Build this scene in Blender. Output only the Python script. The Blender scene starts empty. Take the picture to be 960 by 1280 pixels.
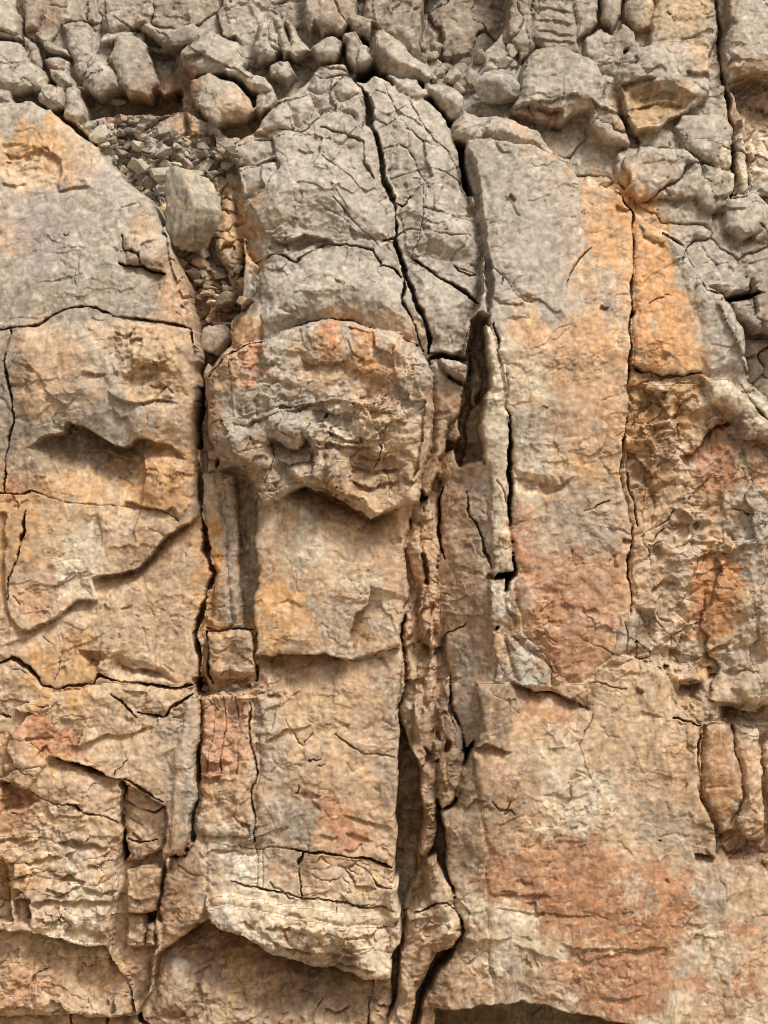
import bpy, math, random
import numpy as np

# ------------------------------------------------------------------ camera, sky, sun, exposure
sc = bpy.context.scene
PITCH = math.radians(10.0)
DIST = 90.0
PX = 0.025                       # metres on the cliff per photo unit (960 x 1280 units fill the frame)
O = np.array([0.0, 0.0, 18.0])
AW = np.array([0.0, math.cos(PITCH), math.sin(PITCH)])     # into the cliff
AV = np.array([0.0, -math.sin(PITCH), math.cos(PITCH)])    # up the cliff
cam_d = bpy.data.cameras.new('camera'); cam = bpy.data.objects.new('camera', cam_d)
sc.collection.objects.link(cam); sc.camera = cam
cam.location = O - DIST * AW
cam.rotation_euler = (math.radians(90) + PITCH, 0, 0)
cam_d.sensor_fit = 'VERTICAL'; cam_d.sensor_height = 24
cam_d.lens = 12.0 / (640 * PX / DIST)
cam_d.clip_end = 3000

SUN_EL, SUN_AZ = math.radians(54), math.radians(143)      # azimuth from +Y clockwise: behind the viewer, a little right
w = bpy.data.worlds.new('World'); sc.world = w; w.use_nodes = True
nt = w.node_tree; bg = nt.nodes['Background']
sky = nt.nodes.new('ShaderNodeTexSky'); sky.sky_type = 'NISHITA'; sky.sun_disc = False
sky.sun_elevation = SUN_EL; sky.sun_rotation = SUN_AZ
sky.air_density = 1.0; sky.dust_density = 6.0; sky.ozone_density = 1.0
hs = nt.nodes.new('ShaderNodeHueSaturation'); hs.inputs['Saturation'].default_value = 0.12
nt.links.new(sky.outputs[0], hs.inputs['Color']); nt.links.new(hs.outputs[0], bg.inputs['Color'])
bg.inputs['Strength'].default_value = 0.05
sun_d = bpy.data.lights.new('sun', 'SUN'); sun = bpy.data.objects.new('sun', sun_d); sc.collection.objects.link(sun)
sun_d.energy = 1.5; sun_d.angle = math.radians(15); sun_d.color = (1.0, 0.965, 0.92)
from mathutils import Vector
sd = Vector((math.sin(SUN_AZ) * math.cos(SUN_EL), math.cos(SUN_AZ) * math.cos(SUN_EL), math.sin(SUN_EL)))
sun.rotation_euler = sd.to_track_quat('Z', 'Y').to_euler()
sun.location = tuple(sd * 60)
sc.view_settings.view_transform = 'Standard'; sc.view_settings.look = 'None'
sc.cycles.filter_width = 1.05
sc.view_settings.exposure = 1.12; sc.view_settings.gamma = 1.0; sc.view_settings.use_curve_mapping = False

# ------------------------------------------------------------------ noise
def _h(ix, iy, seed):
    n = (ix.astype(np.int64) * 374761393 + iy.astype(np.int64) * 668265263 + seed * 974711 + 1013) & 0x7fffffff
    n = ((n ^ (n >> 13)) * 1274126177) & 0x7fffffff
    n = ((n ^ (n >> 15)) * 69069 + 12345) & 0x7fffffff
    return (n ^ (n >> 16)) & 0xffff
def gn(x, y, seed):
    ix = np.floor(x); iy = np.floor(y); fx = (x - ix).astype(np.float32); fy = (y - iy).astype(np.float32)
    ux = fx * fx * fx * (fx * (fx * 6 - 15) + 10); uy = fy * fy * fy * (fy * (fy * 6 - 15) + 10)
    r = 0
    for dx in (0, 1):
        for dy in (0, 1):
            a = _h(ix + dx, iy + dy, seed).astype(np.float32) * np.float32(2 * math.pi / 65536)
            g = np.cos(a) * (fx - dx) + np.sin(a) * (fy - dy)
            r = r + g * (ux if dx else 1 - ux) * (uy if dy else 1 - uy)
    return r * 1.5
def fbm(x, y, seed, octs=4, gain=0.5):
    r = 0; a = 1.0; t = 0
    for o in range(octs):
        ca, sa = math.cos(o * 1.1 + .4), math.sin(o * 1.1 + .4); f_ = 1.93 ** o
        r = r + a * gn((x * ca - y * sa) * f_ + o * 17.3, (x * sa + y * ca) * f_ - o * 9.1, seed + o); t += a; a *= gain
    return r / t
def scars(x, y, seed, k=0.55, tilt=0.5):
    """height of scooped fracture scars meeting in sharp ridges"""
    ix = np.floor(x); iy = np.floor(y); best = np.full(x.shape, 9.0, np.float32)
    for dx in (-1, 0, 1):
        for dy in (-1, 0, 1):
            cx = ix + dx; cy = iy + dy
            sx = cx + _h(cx, cy, seed) / 65536.0; sy = cy + _h(cx, cy, seed + 1) / 65536.0
            gx = (_h(cx, cy, seed + 2) / 32768.0 - 1) * tilt; gy = (_h(cx, cy, seed + 3) / 32768.0 - 1) * tilt
            h = _h(cx, cy, seed + 4) / 65536.0 * 0.5
            ddx = x - sx; ddy = y - sy
            best = np.minimum(best, (h + gx * ddx + gy * ddy + k * (ddx * ddx + ddy * ddy)).astype(np.float32))
    return best - 0.45
def chunks(x, y, seed, tilt=.5):
    """height of flat tilted facets that step abruptly from one to the next"""
    ix = np.floor(x); iy = np.floor(y); f1 = np.full(x.shape, 9.0, np.float32); h = np.zeros(x.shape, np.float32)
    for dx in (-1, 0, 1):
        for dy in (-1, 0, 1):
            cx = ix + dx; cy = iy + dy
            ax = x - (cx + .5 + (_h(cx, cy, seed) / 65536.0 - .5) * .9); ay = y - (cy + .5 + (_h(cx, cy, seed + 1) / 65536.0 - .5) * .9)
            d = np.maximum(np.abs(ax + .25 * ay), np.abs(ay)) + .35 * np.sqrt(ax * ax + ay * ay)
            v = (_h(cx, cy, seed + 2) / 32768.0 - 1) + tilt * ((_h(cx, cy, seed + 3) / 32768.0 - 1) * ax + (_h(cx, cy, seed + 4) / 32768.0 - 1) * ay)
            u = d < f1; h = np.where(u, v, h).astype(np.float32); f1 = np.where(u, d, f1)
    return h
def cells(x, y, seed, jit=0.9):
    """Voronoi: distance to the nearest cell edge, cell id, per-cell randoms"""
    ix = np.floor(x); iy = np.floor(y)
    f1 = np.full(x.shape, 9.0, np.float32); f2 = f1.copy(); cid = np.zeros(x.shape, np.int64)
    for dx in (-1, 0, 1):
        for dy in (-1, 0, 1):
            cx = ix + dx; cy = iy + dy
            sx = cx + 0.5 + (_h(cx, cy, seed) / 65536.0 - 0.5) * jit; sy = cy + 0.5 + (_h(cx, cy, seed + 1) / 65536.0 - 0.5) * jit
            d = np.sqrt((x - sx) ** 2 + (y - sy) ** 2).astype(np.float32)
            i = ((cx.astype(np.int64) + 500) * 2000 + cy.astype(np.int64) + 500)
            nearer = d < f1
            f2 = np.where(nearer, f1, np.minimum(f2, d)); cid = np.where(nearer, i, cid); f1 = np.where(nearer, d, f1)
    return f2 - f1, cid

# ------------------------------------------------------------------ the relief grid
STEP = 1.1
X0, X1, Y0, Y1 = -50.0, 1010.0, -50.0, 1330.0
gx = np.arange(X0, X1 + .1, STEP); gy = np.arange(Y0, Y1 + .1, STEP)
NX, NY = len(gx), len(gy)
PXX, PYY = np.meshgrid(gx, gy)
def warp(a, s, seed): return a * fbm(PXX / s, PYY / s, seed, 2)
WX = PXX + warp(8, 50, 11) + warp(2.2, 16, 12) + .8 * gn(PXX / 5, PYY / 5, 13)
WY = PYY + warp(7, 50, 21) + warp(2.2, 16, 22) + .8 * gn(PXX / 5, PYY / 5, 23)
depth = np.zeros((NY, NX), np.float32)
rough = np.ones((NY, NX), np.float32)
mass = np.zeros((NY, NX), np.int32)
groove = np.zeros((NY, NX), np.float32)
barrier = np.zeros((NY, NX), bool)
vcell = np.zeros((NY, NX), np.int64)
fine_off = np.zeros((NY, NX), np.float32)

def win(pts, pad):
    xs = [p[0] for p in pts]; ys = [p[1] for p in pts]
    i0 = max(0, int((min(xs) - pad - X0) / STEP)); i1 = min(NX, int((max(xs) + pad - X0) / STEP) + 2)
    j0 = max(0, int((min(ys) - pad - Y0) / STEP)); j1 = min(NY, int((max(ys) + pad - Y0) / STEP) + 2)
    return slice(j0, j1), slice(i0, i1)
def inside(pts, x, y):
    r = np.zeros(x.shape, bool); n = len(pts)
    for i in range(n):
        (ax, ay), (bx, by) = pts[i], pts[(i + 1) % n]
        if ay == by: continue
        c = (ay > y) != (by > y)
        r ^= c & (x < (bx - ax) * (y - ay) / (by - ay) + ax)
    return r
def seg_dist(pts, x, y, closed=False):
    """distance to a polyline, and which side (positive: right-hand side when walking it, seen with y down)"""
    best = np.full(x.shape, 1e9); side = np.zeros(x.shape); par = np.zeros(x.shape)
    n = len(pts); m = n if closed else n - 1
    for i in range(m):
        (ax, ay), (bx, by) = pts[i], pts[(i + 1) % n]
        dx, dy = bx - ax, by - ay; L = dx * dx + dy * dy + 1e-9
        t = np.clip(((x - ax) * dx + (y - ay) * dy) / L, 0, 1)
        d = (x - ax - t * dx) ** 2 + (y - ay - t * dy) ** 2
        c = dx * (y - ay) - dy * (x - ax)
        u = d < best
        best = np.where(u, d, best); side = np.where(u, c, side); par = np.where(u, (i + t) / m, par)
    return np.sqrt(best), side, par

THINGS = {}           # key -> (object name, label, category, group)
MASS_THING = [None]; MASS_PIECE = [None]
def thing(key, name, label, cat, group=None): THINGS[key] = (name, label, cat, group)
def M(key, pts, d, piece='rock_face', gxm=0, gym=0, rw=8, rh=.25, ro=1.0, keep=False):
    """a mass of rock: outline on the cliff, metres behind the main face, slope per 100 units, rounded edge (width, metres)"""
    if key in ('upwall', 'upleft'): rw, rh = rw * .6, rh * .55
    elif key not in ('pillar', 'crest'): rw, rh = rw * .6, rh * .75
    s = win(pts, 4); x, y = WX[s], WY[s]; m = inside(pts, x, y)
    dist, _, _ = seg_dist(pts, x, y, True)
    cx = sum(p[0] for p in pts) / len(pts); cy = sum(p[1] for p in pts) / len(pts)
    z = d + gxm * (x - cx) / 100 + gym * (y - cy) / 100 + rh * np.exp(-(dist / rw) ** 1.3)
    if keep: z = z + depth[s]
    MASS_THING.append(key); MASS_PIECE.append(piece)
    depth[s] = np.where(m, z, depth[s]); rough[s] = np.where(m, ro, rough[s]); mass[s] = np.where(m, len(MASS_THING) - 1, mass[s])
def C(pts, wd=2.5, d=.5, sep=True):
    """an open crack"""
    s = win(pts, wd * 3 + 6); x, y = WX[s], WY[s]
    dist, _, par = seg_dist(pts, x, y)
    run = par * sum(math.dist(p, q) for p, q in zip(pts, pts[1:]))
    nz = gn(run / 34, par * 0 + pts[0][0] * .37 + .5, 5) + .6 * gn(run / 13, par * 0 + pts[0][1] * .31 + .5, 6)
    tp = np.clip(np.minimum(run, run.max() - run) / 14, .25, 1)
    vw = np.clip(wd * (.62 if d < .8 else .9) * (.75 + .75 * nz) * tp, .7, None)
    groove[s] = np.maximum(groove[s], d * np.clip(.8 + .8 * nz, .25, 1.2) * np.clip(1.25 - dist / vw, 0, 1) ** .7)
    if sep: barrier[s] |= dist < 2.4
def L(pts, D, R, w=1.0):
    w = min(w, 1.0)
    """a lip: the rock on the right-hand side of the line steps back by D and comes forward again over R"""
    s = win(pts, R * 3.2 + 4); x, y = WX[s], WY[s]
    dist, side, par = seg_dist(pts, x, y)
    taper = np.clip(np.minimum(par, 1 - par) * 7, 0, 1)
    endfade = ((par > 0.001) & (par < .999))
    fine_off[s] += (side > 0) * endfade * D * taper * np.clip(dist / w, 0, 1) * np.exp(-(dist / R) ** 1.2)
def P(pts, dz, soft=12, ro=None):
    """a patch raised (-) or sunk (+) by dz with a soft rim"""
    s = win(pts, 4); x, y = WX[s], WY[s]; m = inside(pts, x, y); dist, _, _ = seg_dist(pts, x, y, True)
    k = np.where(m, 1 - np.exp(-(dist / soft) ** 1.5), 0)
    fine_off[s] += dz * k
    if ro is not None: rough[s] = rough[s] * (1 - k) + ro * k
def V(pts, size, d=.35, wd=2.2, asp=1.0, rot=0, off=.15, sd_=1, pillow=.12, sep=True):
    """a zone broken by joints into separate blocks"""
    s = win(pts, 4); x, y = WX[s], WY[s]; m = inside(pts, x, y)
    c, n = math.cos(rot), math.sin(rot)
    x = x + size * .5 * fbm(x / size * .9, y / size * .9, 300 + sd_, 3); y = y + size * .5 * fbm(x / size * .9, y / size * .9, 320 + sd_, 3)
    e, cid = cells((x * c + y * n) / size, (-x * n + y * c) / (size * asp), sd_)
    ed = e * size * .5
    r1 = (cid * 7919 % 1009) / 1009.0; r2 = (cid * 104729 % 997) / 997.0
    ope = np.clip(.45 + 1.5 * fbm(x / size * 1.3, y / size * 1.3, 340 + sd_, 2), .12, 1.1)
    groove[s] = np.where(m, np.maximum(groove[s], d * ope * np.clip(1.3 - ed / (wd * (.5 + .6 * ope)), 0, 1)), groove[s])
    fine_off[s] += np.where(m, (r2 - .5) * 1.2 * off + .6 * pillow * np.exp(-ed / (size * .16)) + ((r1 - .5) * (x - x.mean()) + (r2 - .3) * (y - y.mean())) * 0, 0)
    if sep:
        vcell[s] = np.where(m, cid, vcell[s]); barrier[s] |= m & (ed < 1.6)

exec_data = True
# ------------------------------------------------------------------ things (masses of rock one can tell apart)
thing('upwall', 'rock_bluff', 'tall grey jointed bluff set back above the bright orange slab, with a yellowish hollow', 'bluff')
thing('upleft', 'rock_outcrop', 'broken grey blocky outcrop behind the rubble ledge, with a brown hollow at its foot', 'outcrop')
thing('crest', 'rock_ridge', 'row of rounded grey blocks along the crest between the split pillar and the bluff', 'ridge')
thing('left', 'rock_buttress', 'rounded buttress with grey cap and dark scooped overhang beside the rubble gully', 'buttress')
thing('leftlow', 'rock_terrace', 'orange tan broken rock with stacked ledges below the buttress and its long horizontal crack', 'rock face')
thing('niche', 'block_stack', 'small square brown blocks stacked in a dark recess beside the orange ledges', 'block stack')
thing('dike', 'rock_dike', 'narrow vertical band of pink and grey striped rock between the buttress and smooth slab', 'rock band')
thing('gully', 'rock_gully', 'steep brown gully under the wedged round boulder, holding loose stones', 'gully')
thing('pillar', 'rock_tower', 'grey pillar top split by long dark joints above the orange streaked block', 'pillar')
thing('face', 'overhang_block', 'bulging pitted block with orange streaks that overhangs the smooth tan slab', 'rock block')
thing('wall', 'rock_plate', 'smooth tan slab with a dark lower lip under the pitted overhanging block', 'slab')
thing('ledge', 'rock_ledge', 'pale layered ledge jutting over a dark undercut', 'ledge')
thing('under', 'undercut_rock', 'brown streaked rock hollowed out beneath the pale layered ledge', 'rock face')
thing('chim', 'rock_cleft', 'dark vertical cleft full of splintered brown rock beside the smooth tan slab', 'cleft')
thing('wedge', 'wedged_block', 'pale pointed block wedged at the foot of the dark vertical cleft', 'wedged block')
thing('right', 'rock_plate', 'huge slab with grey top and red brown pointed foot beside the dark cleft', 'slab')
thing('orange', 'rock_plate', 'bright orange slab with a grey sloping edge, split off by a long thin crack', 'slab')
thing('chaos', 'rough_rock', 'rough brown and grey pitted rock below the bright orange slab', 'rock face')
thing('low', 'rock_cliff', 'broad rust red face with pale flecks above a dark bottom overhang', 'rock face')
thing('blocks', 'block_stack', 'upright brown and pale blocks under the pitted ledge beside the rust red face', 'block stack')

# ---- far upper walls
M('upwall', [(420,-90),(1050,-90),(1050,620),(930,520),(560,220),(420,80)], 3.6, 'rock_block', gym=-.3, ro=1.3)
V([(640,140),(720,120),(960,200),(1050,300),(1050,560),(960,520),(860,330),(760,240),(690,190)], 70, .2, 1.1, .8, .5, .5, 3, .2)
V([(520,-90),(660,-90),(660,110),(540,110)], 55, .25, 1.4, 1.6, .1, .4, 4)
M('upwall', [(476,-80),(526,-80),(528,40),(523,66),(505,64),(490,52),(472,44),(455,20)], 2.6, 'rock_column', rw=10, rh=.6)
M('upwall', [(527,-80),(642,-80),(634,30),(605,70),(575,85),(545,62),(528,45)], 7.0, 'rock_hollow', rh=0, ro=1.8)
M('upwall', [(636,-80),(668,-80),(664,20),(668,60),(652,78),(640,55),(634,25)], 3.4, 'rock_column', rw=8, rh=.4)
M('upwall', [(666,-80),(722,-80),(724,60),(692,66),(664,56)], 3.5, 'rock_column', rw=8, rh=.4, ro=1.2)
for yy in (12, 26, 40, 50): L([(668, yy), (690, yy - 3), (720, yy + 2)], .15, 8)
M('upwall', [(721,-80),(751,-80),(747,30),(735,40),(722,50)], 3.3, 'rock_block', rw=7, rh=.4)
M('upwall', [(751,-80),(781,-80),(779,16),(766,39),(752,30)], 3.2, 'rock_block', rw=7, rh=.4)
M('upwall', [(781,-80),(822,-80),(816,30),(800,36),(784,20)], 3.5, 'rock_block', rw=7, rh=.4)
M('upwall', [(733,47),(750,36),(766,44),(783,27),(800,37),(801,56),(781,60),(774,92),(750,92),(735,72)], 3.3, 'rock_block', rw=10, rh=.5)
M('upwall', [(715,72),(733,70),(750,92),(755,120),(740,140),(722,130),(712,100)], 3.2, 'rock_block', rw=10, rh=.4)
M('upwall', [(751,92),(774,90),(776,130),(768,140),(757,124)], 3.5, 'rock_block', rw=6, rh=.3)
M('upwall', [(815,20),(830,-80),(890,-80),(895,50),(888,66),(852,60),(818,58)], 3.0, 'rock_block', rw=12, rh=.5)
M('upwall', [(775,70),(792,58),(820,54),(860,54),(886,60),(890,88),(883,120),(868,132),(838,150),(826,163),(795,162),(782,146),(776,116),(772,92)], 2.6, 'rock_block', rw=14, rh=.9)
P([(786,108),(812,104),(838,104),(872,120),(862,136),(826,160),(796,160),(784,140)], .55, 7, 2.6)
L([(776,104),(800,98),(815,100)], .5, 18); L([(858,88),(874,93),(884,88)], .3, 10); L([(800,122),(830,112),(850,118)], .25, 8); L([(790,135),(825,125),(860,133)], .25, 8)
C([(900,-80),(898,0),(905,60),(908,110),(912,140),(920,170),(921,215),(918,245)], 3, .9)
M('upwall', [(914,-80),(1050,-80),(1050,110),(960,96),(930,94),(912,100),(908,60)], 3.1, 'rock_column', rw=10, rh=.4)
M('upwall', [(918,104),(945,96),(968,108),(1050,120),(1050,170),(960,162),(938,156),(922,132)], 4.6, 'rock_hollow', rh=0, ro=2.5)
M('upwall', [(923,148),(932,146),(936,240),(924,245),(921,190)], 3.0, 'rock_column', rw=4, rh=.3)
M('upwall', [(940,190),(1040,186),(1040,300),(945,300),(936,240)], 3.0, 'rock_block', rw=8, rh=.4)
M('upwall', [(740,126),(758,122),(770,134),(786,160),(792,178),(788,184),(768,178),(746,167),(738,150)], 2.7, 'rock_tongue', rw=9, rh=.6)
M('upwall', [(852,142),(880,138),(905,146),(918,162),(921,205),(900,212),(876,196),(860,180),(846,158)], 2.9, 'rock_block', rw=12, rh=.6)
M('upwall', [(790,182),(826,186),(858,180),(876,200),(878,244),(800,246),(770,212),(774,190)], 2.8, 'rock_block', rw=12, rh=.6, ro=1.4)
M('upwall', [(880,205),(918,214),(918,262),(890,262),(876,245)], 2.9, 'rock_block', rw=9, rh=.5)
M('upwall', [(912,244),(948,240),(956,286),(930,300),(910,282)], 2.6, 'rock_block', rw=9, rh=.5)
M('upwall', [(893,352),(945,344),(948,362),(908,374)], 1.6, 'rock_block', rw=7, rh=.5)
M('upwall', [(914,378),(962,364),(1040,370),(1040,420),(940,418)], 1.5, 'rock_block', rw=8, rh=.5)
M('upwall', [(932,424),(1040,424),(1040,520),(950,500),(936,460)], 2.4, 'rock_block', rw=8, rh=.4)
C([(892,372),(912,376),(935,366),(962,362)], 3, .8)
M('upwall', [(658,74),(672,64),(692,60),(720,66),(746,82),(757,106),(748,132),(716,142),(700,152),(662,147),(640,137),(650,116),(655,92)], 2.2, 'boulder_face', rw=16, rh=1.0, ro=.7)
L([(640,136),(655,134),(668,134),(690,138),(705,138)], .6, 14)
C([(697,62),(702,95),(700,125),(694,150)], 1.5, .1, False)

# ---- upper left outcrop
M('upleft', [(-90,-90),(440,-90),(450,20),(440,120),(310,200),(290,260),(200,260),(100,180),(-90,180)], 2.2, 'rock_block', ro=1.1, rh=0)
V([(-90,-90),(130,-90),(130,40),(100,115),(-90,115)], 75, .22, 1.4, 1.0, .3, .45, 8)
V([(120,-90),(470,-90),(470,90),(330,110),(230,60),(120,42)], 80, .22, 1.4, .9, .5, .45, 9)
M('upleft', [(95,112),(150,112),(190,108),(222,108),(226,142),(180,150),(120,150),(104,136)], 3.6, 'rock_hollow', rh=0, ro=1.2)
M('upleft', [(-80,4),(16,6),(25,24),(24,46),(-80,52)], 1.2, 'rock_block', rw=9, rh=.5)
M('upleft', [(27,-60),(48,-60),(54,12),(44,32),(28,33)], 1.6, 'rock_block', rw=7, rh=.4)
M('upleft', [(-80,52),(20,52),(42,76),(62,102),(52,114),(20,114),(-80,104)], .9, 'rock_block', rw=14, rh=.8, ro=.8)
M('upleft', [(27,40),(46,60),(54,76),(50,88),(38,78),(27,60)], 1.4, 'rock_block', rw=7, rh=.4)
M('upleft', [(40,36),(62,50),(82,58),(86,68),(60,66),(45,52)], 1.4, 'rock_block', rw=7, rh=.4)
M('upleft', [(54,72),(72,68),(86,76),(86,90),(60,88)], 1.5, 'rock_block', rw=6, rh=.4)
M('upleft', [(60,88),(86,90),(97,110),(75,110),(62,100)], 1.0, 'rock_block', rw=8, rh=.5)
M('upleft', [(-80,108),(10,110),(16,128),(-80,132)], .7, 'rock_block', rw=8, rh=.5)
M('upleft', [(42,118),(60,106),(82,108),(84,132),(64,138),(44,126)], .8, 'rock_block', rw=10, rh=.6)
M('upleft', [(84,106),(98,110),(110,140),(100,152),(80,144),(80,126)], 1.0, 'rock_block', rw=8, rh=.5)
M('upleft', [(78,28),(100,26),(112,44),(116,60),(132,76),(146,96),(150,112),(122,124),(105,112),(95,95),(88,70),(80,50)], 1.6, 'rock_column', rw=8, rh=.5)
M('upleft', [(124,20),(150,9),(166,18),(170,40),(136,44),(124,36)], 1.3, 'rock_block', rw=10, rh=.6)
M('upleft', [(126,46),(150,40),(182,42),(189,60),(194,100),(186,118),(160,120),(148,106),(141,80),(137,74),(143,56),(126,56)], 1.4, 'rock_block', rw=12, rh=.6, ro=.8)
C([(142,54),(140,66),(136,75)], 3, .8)
M('upleft', [(170,14),(190,30),(205,38),(238,28),(262,36),(262,56),(216,64),(186,44),(170,36)], 1.0, 'rock_block', rw=10, rh=.6, ro=.7)
M('upleft', [(190,64),(216,64),(214,112),(196,112)], 2.4, 'rock_column', rw=5, rh=.3, ro=.7)
L([(186,58),(205,64),(216,62)], .6, 12)
M('upleft', [(222,70),(240,58),(268,42),(290,50),(304,62),(312,76),(300,94),(270,96),(240,96),(226,86)], .6, 'rock_block', rw=13, rh=.7)
L([(222,78),(240,76),(262,68)], .3, 8); L([(275,40),(285,44),(294,40)], .7, 8)
M('upleft', [(320,30),(340,26),(352,62),(338,78),(324,78),(316,60)], .8, 'rock_block', rw=9, rh=.6)
M('upleft', [(338,22),(352,24),(364,66),(358,78),(348,60)], .9, 'rock_splinter', rw=4, rh=.4)
M('upleft', [(356,26),(368,30),(380,50),(392,64),(372,76),(364,70)], 1.0, 'rock_block', rw=7, rh=.5)
M('upleft', [(382,-60),(400,-60),(404,24),(392,36),(380,20)], 1.2, 'rock_block', rw=7, rh=.5)
M('upleft', [(396,24),(410,14),(428,18),(436,32),(424,46),(404,46)], .8, 'rock_block', rw=10, rh=.6, ro=.5)
M('upleft', [(390,60),(412,50),(424,58),(420,80),(400,82)], .5, 'rock_block', rw=8, rh=.5)
M('upleft', [(424,48),(440,44),(452,58),(474,66),(462,80),(440,86),(428,78)], .5, 'rock_block', rw=8, rh=.5)
M('upleft', [(436,22),(452,20),(480,46),(490,62),(470,62),(452,52),(438,44)], .9, 'rock_block', rw=9, rh=.6)
M('upleft', [(278,92),(300,86),(330,98),(344,112),(340,122),(312,118),(296,104)], .4, 'rock_block', rw=9, rh=.6)
M('upleft', [(234,100),(262,96),(288,104),(304,120),(320,140),(308,150),(284,152),(270,162),(256,160),(240,130)], .3, 'rock_block', rw=14, rh=.8)
M('upleft', [(228,134),(242,132),(264,160),(272,176),(250,182),(236,168)], 2.0, 'rock_hollow', rw=5, rh=.3)
M('upleft', [(334,84),(364,78),(372,92),(360,104),(340,100)], .7, 'rock_block', rw=7, rh=.4)
M('upleft', [(316,120),(344,116),(352,128),(330,142),(316,138)], .6, 'rock_block', rw=7, rh=.4)

# ---- gully and rubble ledge
M('gully', [(98,152),(130,148),(230,140),(300,170),(304,230),(300,300),(306,340),(298,400),(284,440),(262,470),(256,560),(244,560),(236,420),(214,330),(196,262),(160,230),(120,185)], 1.9, 'gully_bed', rh=0, ro=2.0, gym=.6)
V([(98,152),(300,170),(306,340),(284,440),(244,440),(196,262),(120,185)], 24, .2, 1.2, .8, .3, .6, 41, .05, False)
M('gully', [(276,250),(290,240),(302,280),(300,330),(288,345),(272,318),(266,290)], 1.0, 'rock_block', rw=10, rh=.5, ro=.8)
M('gully', [(288,402),(312,378),(318,400),(316,422),(294,434),(286,420)], .4, 'rock_block', rw=8, rh=.4, ro=.8)
M('gully', [(176,168),(200,146),(234,140),(238,166),(216,180),(196,172)], 1.2, 'rock_block', rw=9, rh=.6, ro=.7)

# ---- left buttress
M('left', [(-90,128),(30,128),(70,140),(98,163),(125,190),(158,228),(188,250),(203,272),(214,310),(230,345),(240,380),(248,430),(248,480),(246,530),(248,580),(246,640),(252,680),(262,720),(256,790),(248,850),(-90,860)], .15, 'buttress_cap', rw=13, rh=.7, ro=.55)
C([(-80,412),(0,410),(45,405),(80,392),(105,384),(120,386),(140,393),(180,400),(240,415)], 2.2, .4)
L([(140,391),(180,398),(236,412)], .15, 10)
P([(14,412),(105,386),(140,394),(236,416),(246,470),(236,560),(150,550),(90,530),(30,556),(14,500)], -.35, 22)
P([(0,140),(60,140),(110,190),(120,250),(60,270),(-20,260)], -.1, 30, .8)
C([(10,412),(9,455),(16,490),(16,520),(9,560),(7,600),(5,615)], 2.2, .5)
C([(-80,617),(0,615),(30,617),(38,614),(52,618)], 2.0, .35)
C([(52,618),(100,628),(160,634),(200,640),(222,652)], 1.2, .12)
L([(30,562),(50,548),(80,543),(88,527),(105,531),(117,540),(140,554),(152,556),(163,552),(172,543),(187,546),(236,574)], 1.6, 44, 3)
P([(100,548),(150,560),(190,556),(240,575),(232,612),(200,636),(150,610),(120,590)], -.25, 14, 1.1)
L([(150,626),(180,634),(205,640),(214,634)], .3, 14)
C([(27,640),(25,665),(22,680),(20,700),(12,722),(7,750)], 3.2, .6)
# loose plates on the buttress
C([(153,292),(155,310),(166,312),(175,318),(178,333)], 2.2, .4); L([(148,326),(178,333),(190,338),(210,346)], .4, 22)
C([(150,329),(178,334),(192,340),(208,346)], 2.4, .5)
P([(156,292),(208,296),(210,340),(180,332),(158,326)], -.18, 4)
P([(0,180),(26,178),(58,190),(80,200),(78,240),(30,238),(0,222)], .12, 6, 2.0); L([(0,190),(28,194),(50,190),(76,196)], .2, 12)
L([(0,226),(20,230),(35,226)], .15, 10); L([(72,238),(90,236),(112,232)], .2, 10)
# pocked centre of the buttress
P([(140,400),(232,420),(238,500),(180,512),(140,480),(128,440)], .12, 12, 2.3)
L([(144,412),(160,418),(166,417)], .2, 8); L([(164,424),(182,426)], .25, 8); L([(106,466),(118,472),(132,468)], .18, 9)
L([(134,492),(150,500),(180,504),(200,498),(224,502)], .3, 12); L([(138,508),(148,522),(160,520)], .2, 8); L([(172,462),(190,455),(214,448)], .2, 10)
# the slab with the broken diagonal lower edge, the wall it peeled from
M('left', [(-80,640),(6,640),(5,760),(18,784),(34,790),(55,780),(80,768),(97,753),(123,748),(117,726),(130,721),(167,714),(185,696),(200,681),(226,660),(247,641),(254,684),(263,720),(256,790),(248,852),(180,860),(120,858),(75,857),(55,853),(35,834),(17,824),(0,830),(-80,832)], .32, 'rock_plate', rw=6, rh=.1, ro=.5)
L([(18,782),(34,788),(55,778),(80,767),(97,752),(124,748)], .3, 14, 2)
L([(116,723),(130,719),(167,712),(185,694),(200,680),(226,658),(247,640)], .8, 13, 2)
C([(248,560),(250,600),(247,640),(252,682),(263,720),(256,760),(247,800),(250,840),(243,872)], 3.6, 1.0)
L([(95,812),(112,814),(130,815)], .2, 8); L([(112,826),(126,830)], .25, 8); C([(52,797),(62,804),(66,812)], 1.6, .15, False); C([(78,790),(75,820),(70,850)], 1.2, .1, False)
P([(96,815),(130,812),(200,835),(235,850),(160,852),(110,845)], .1, 10, 2.2)
L([(150,832),(165,836),(185,838),(200,842)], .25, 9)

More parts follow.
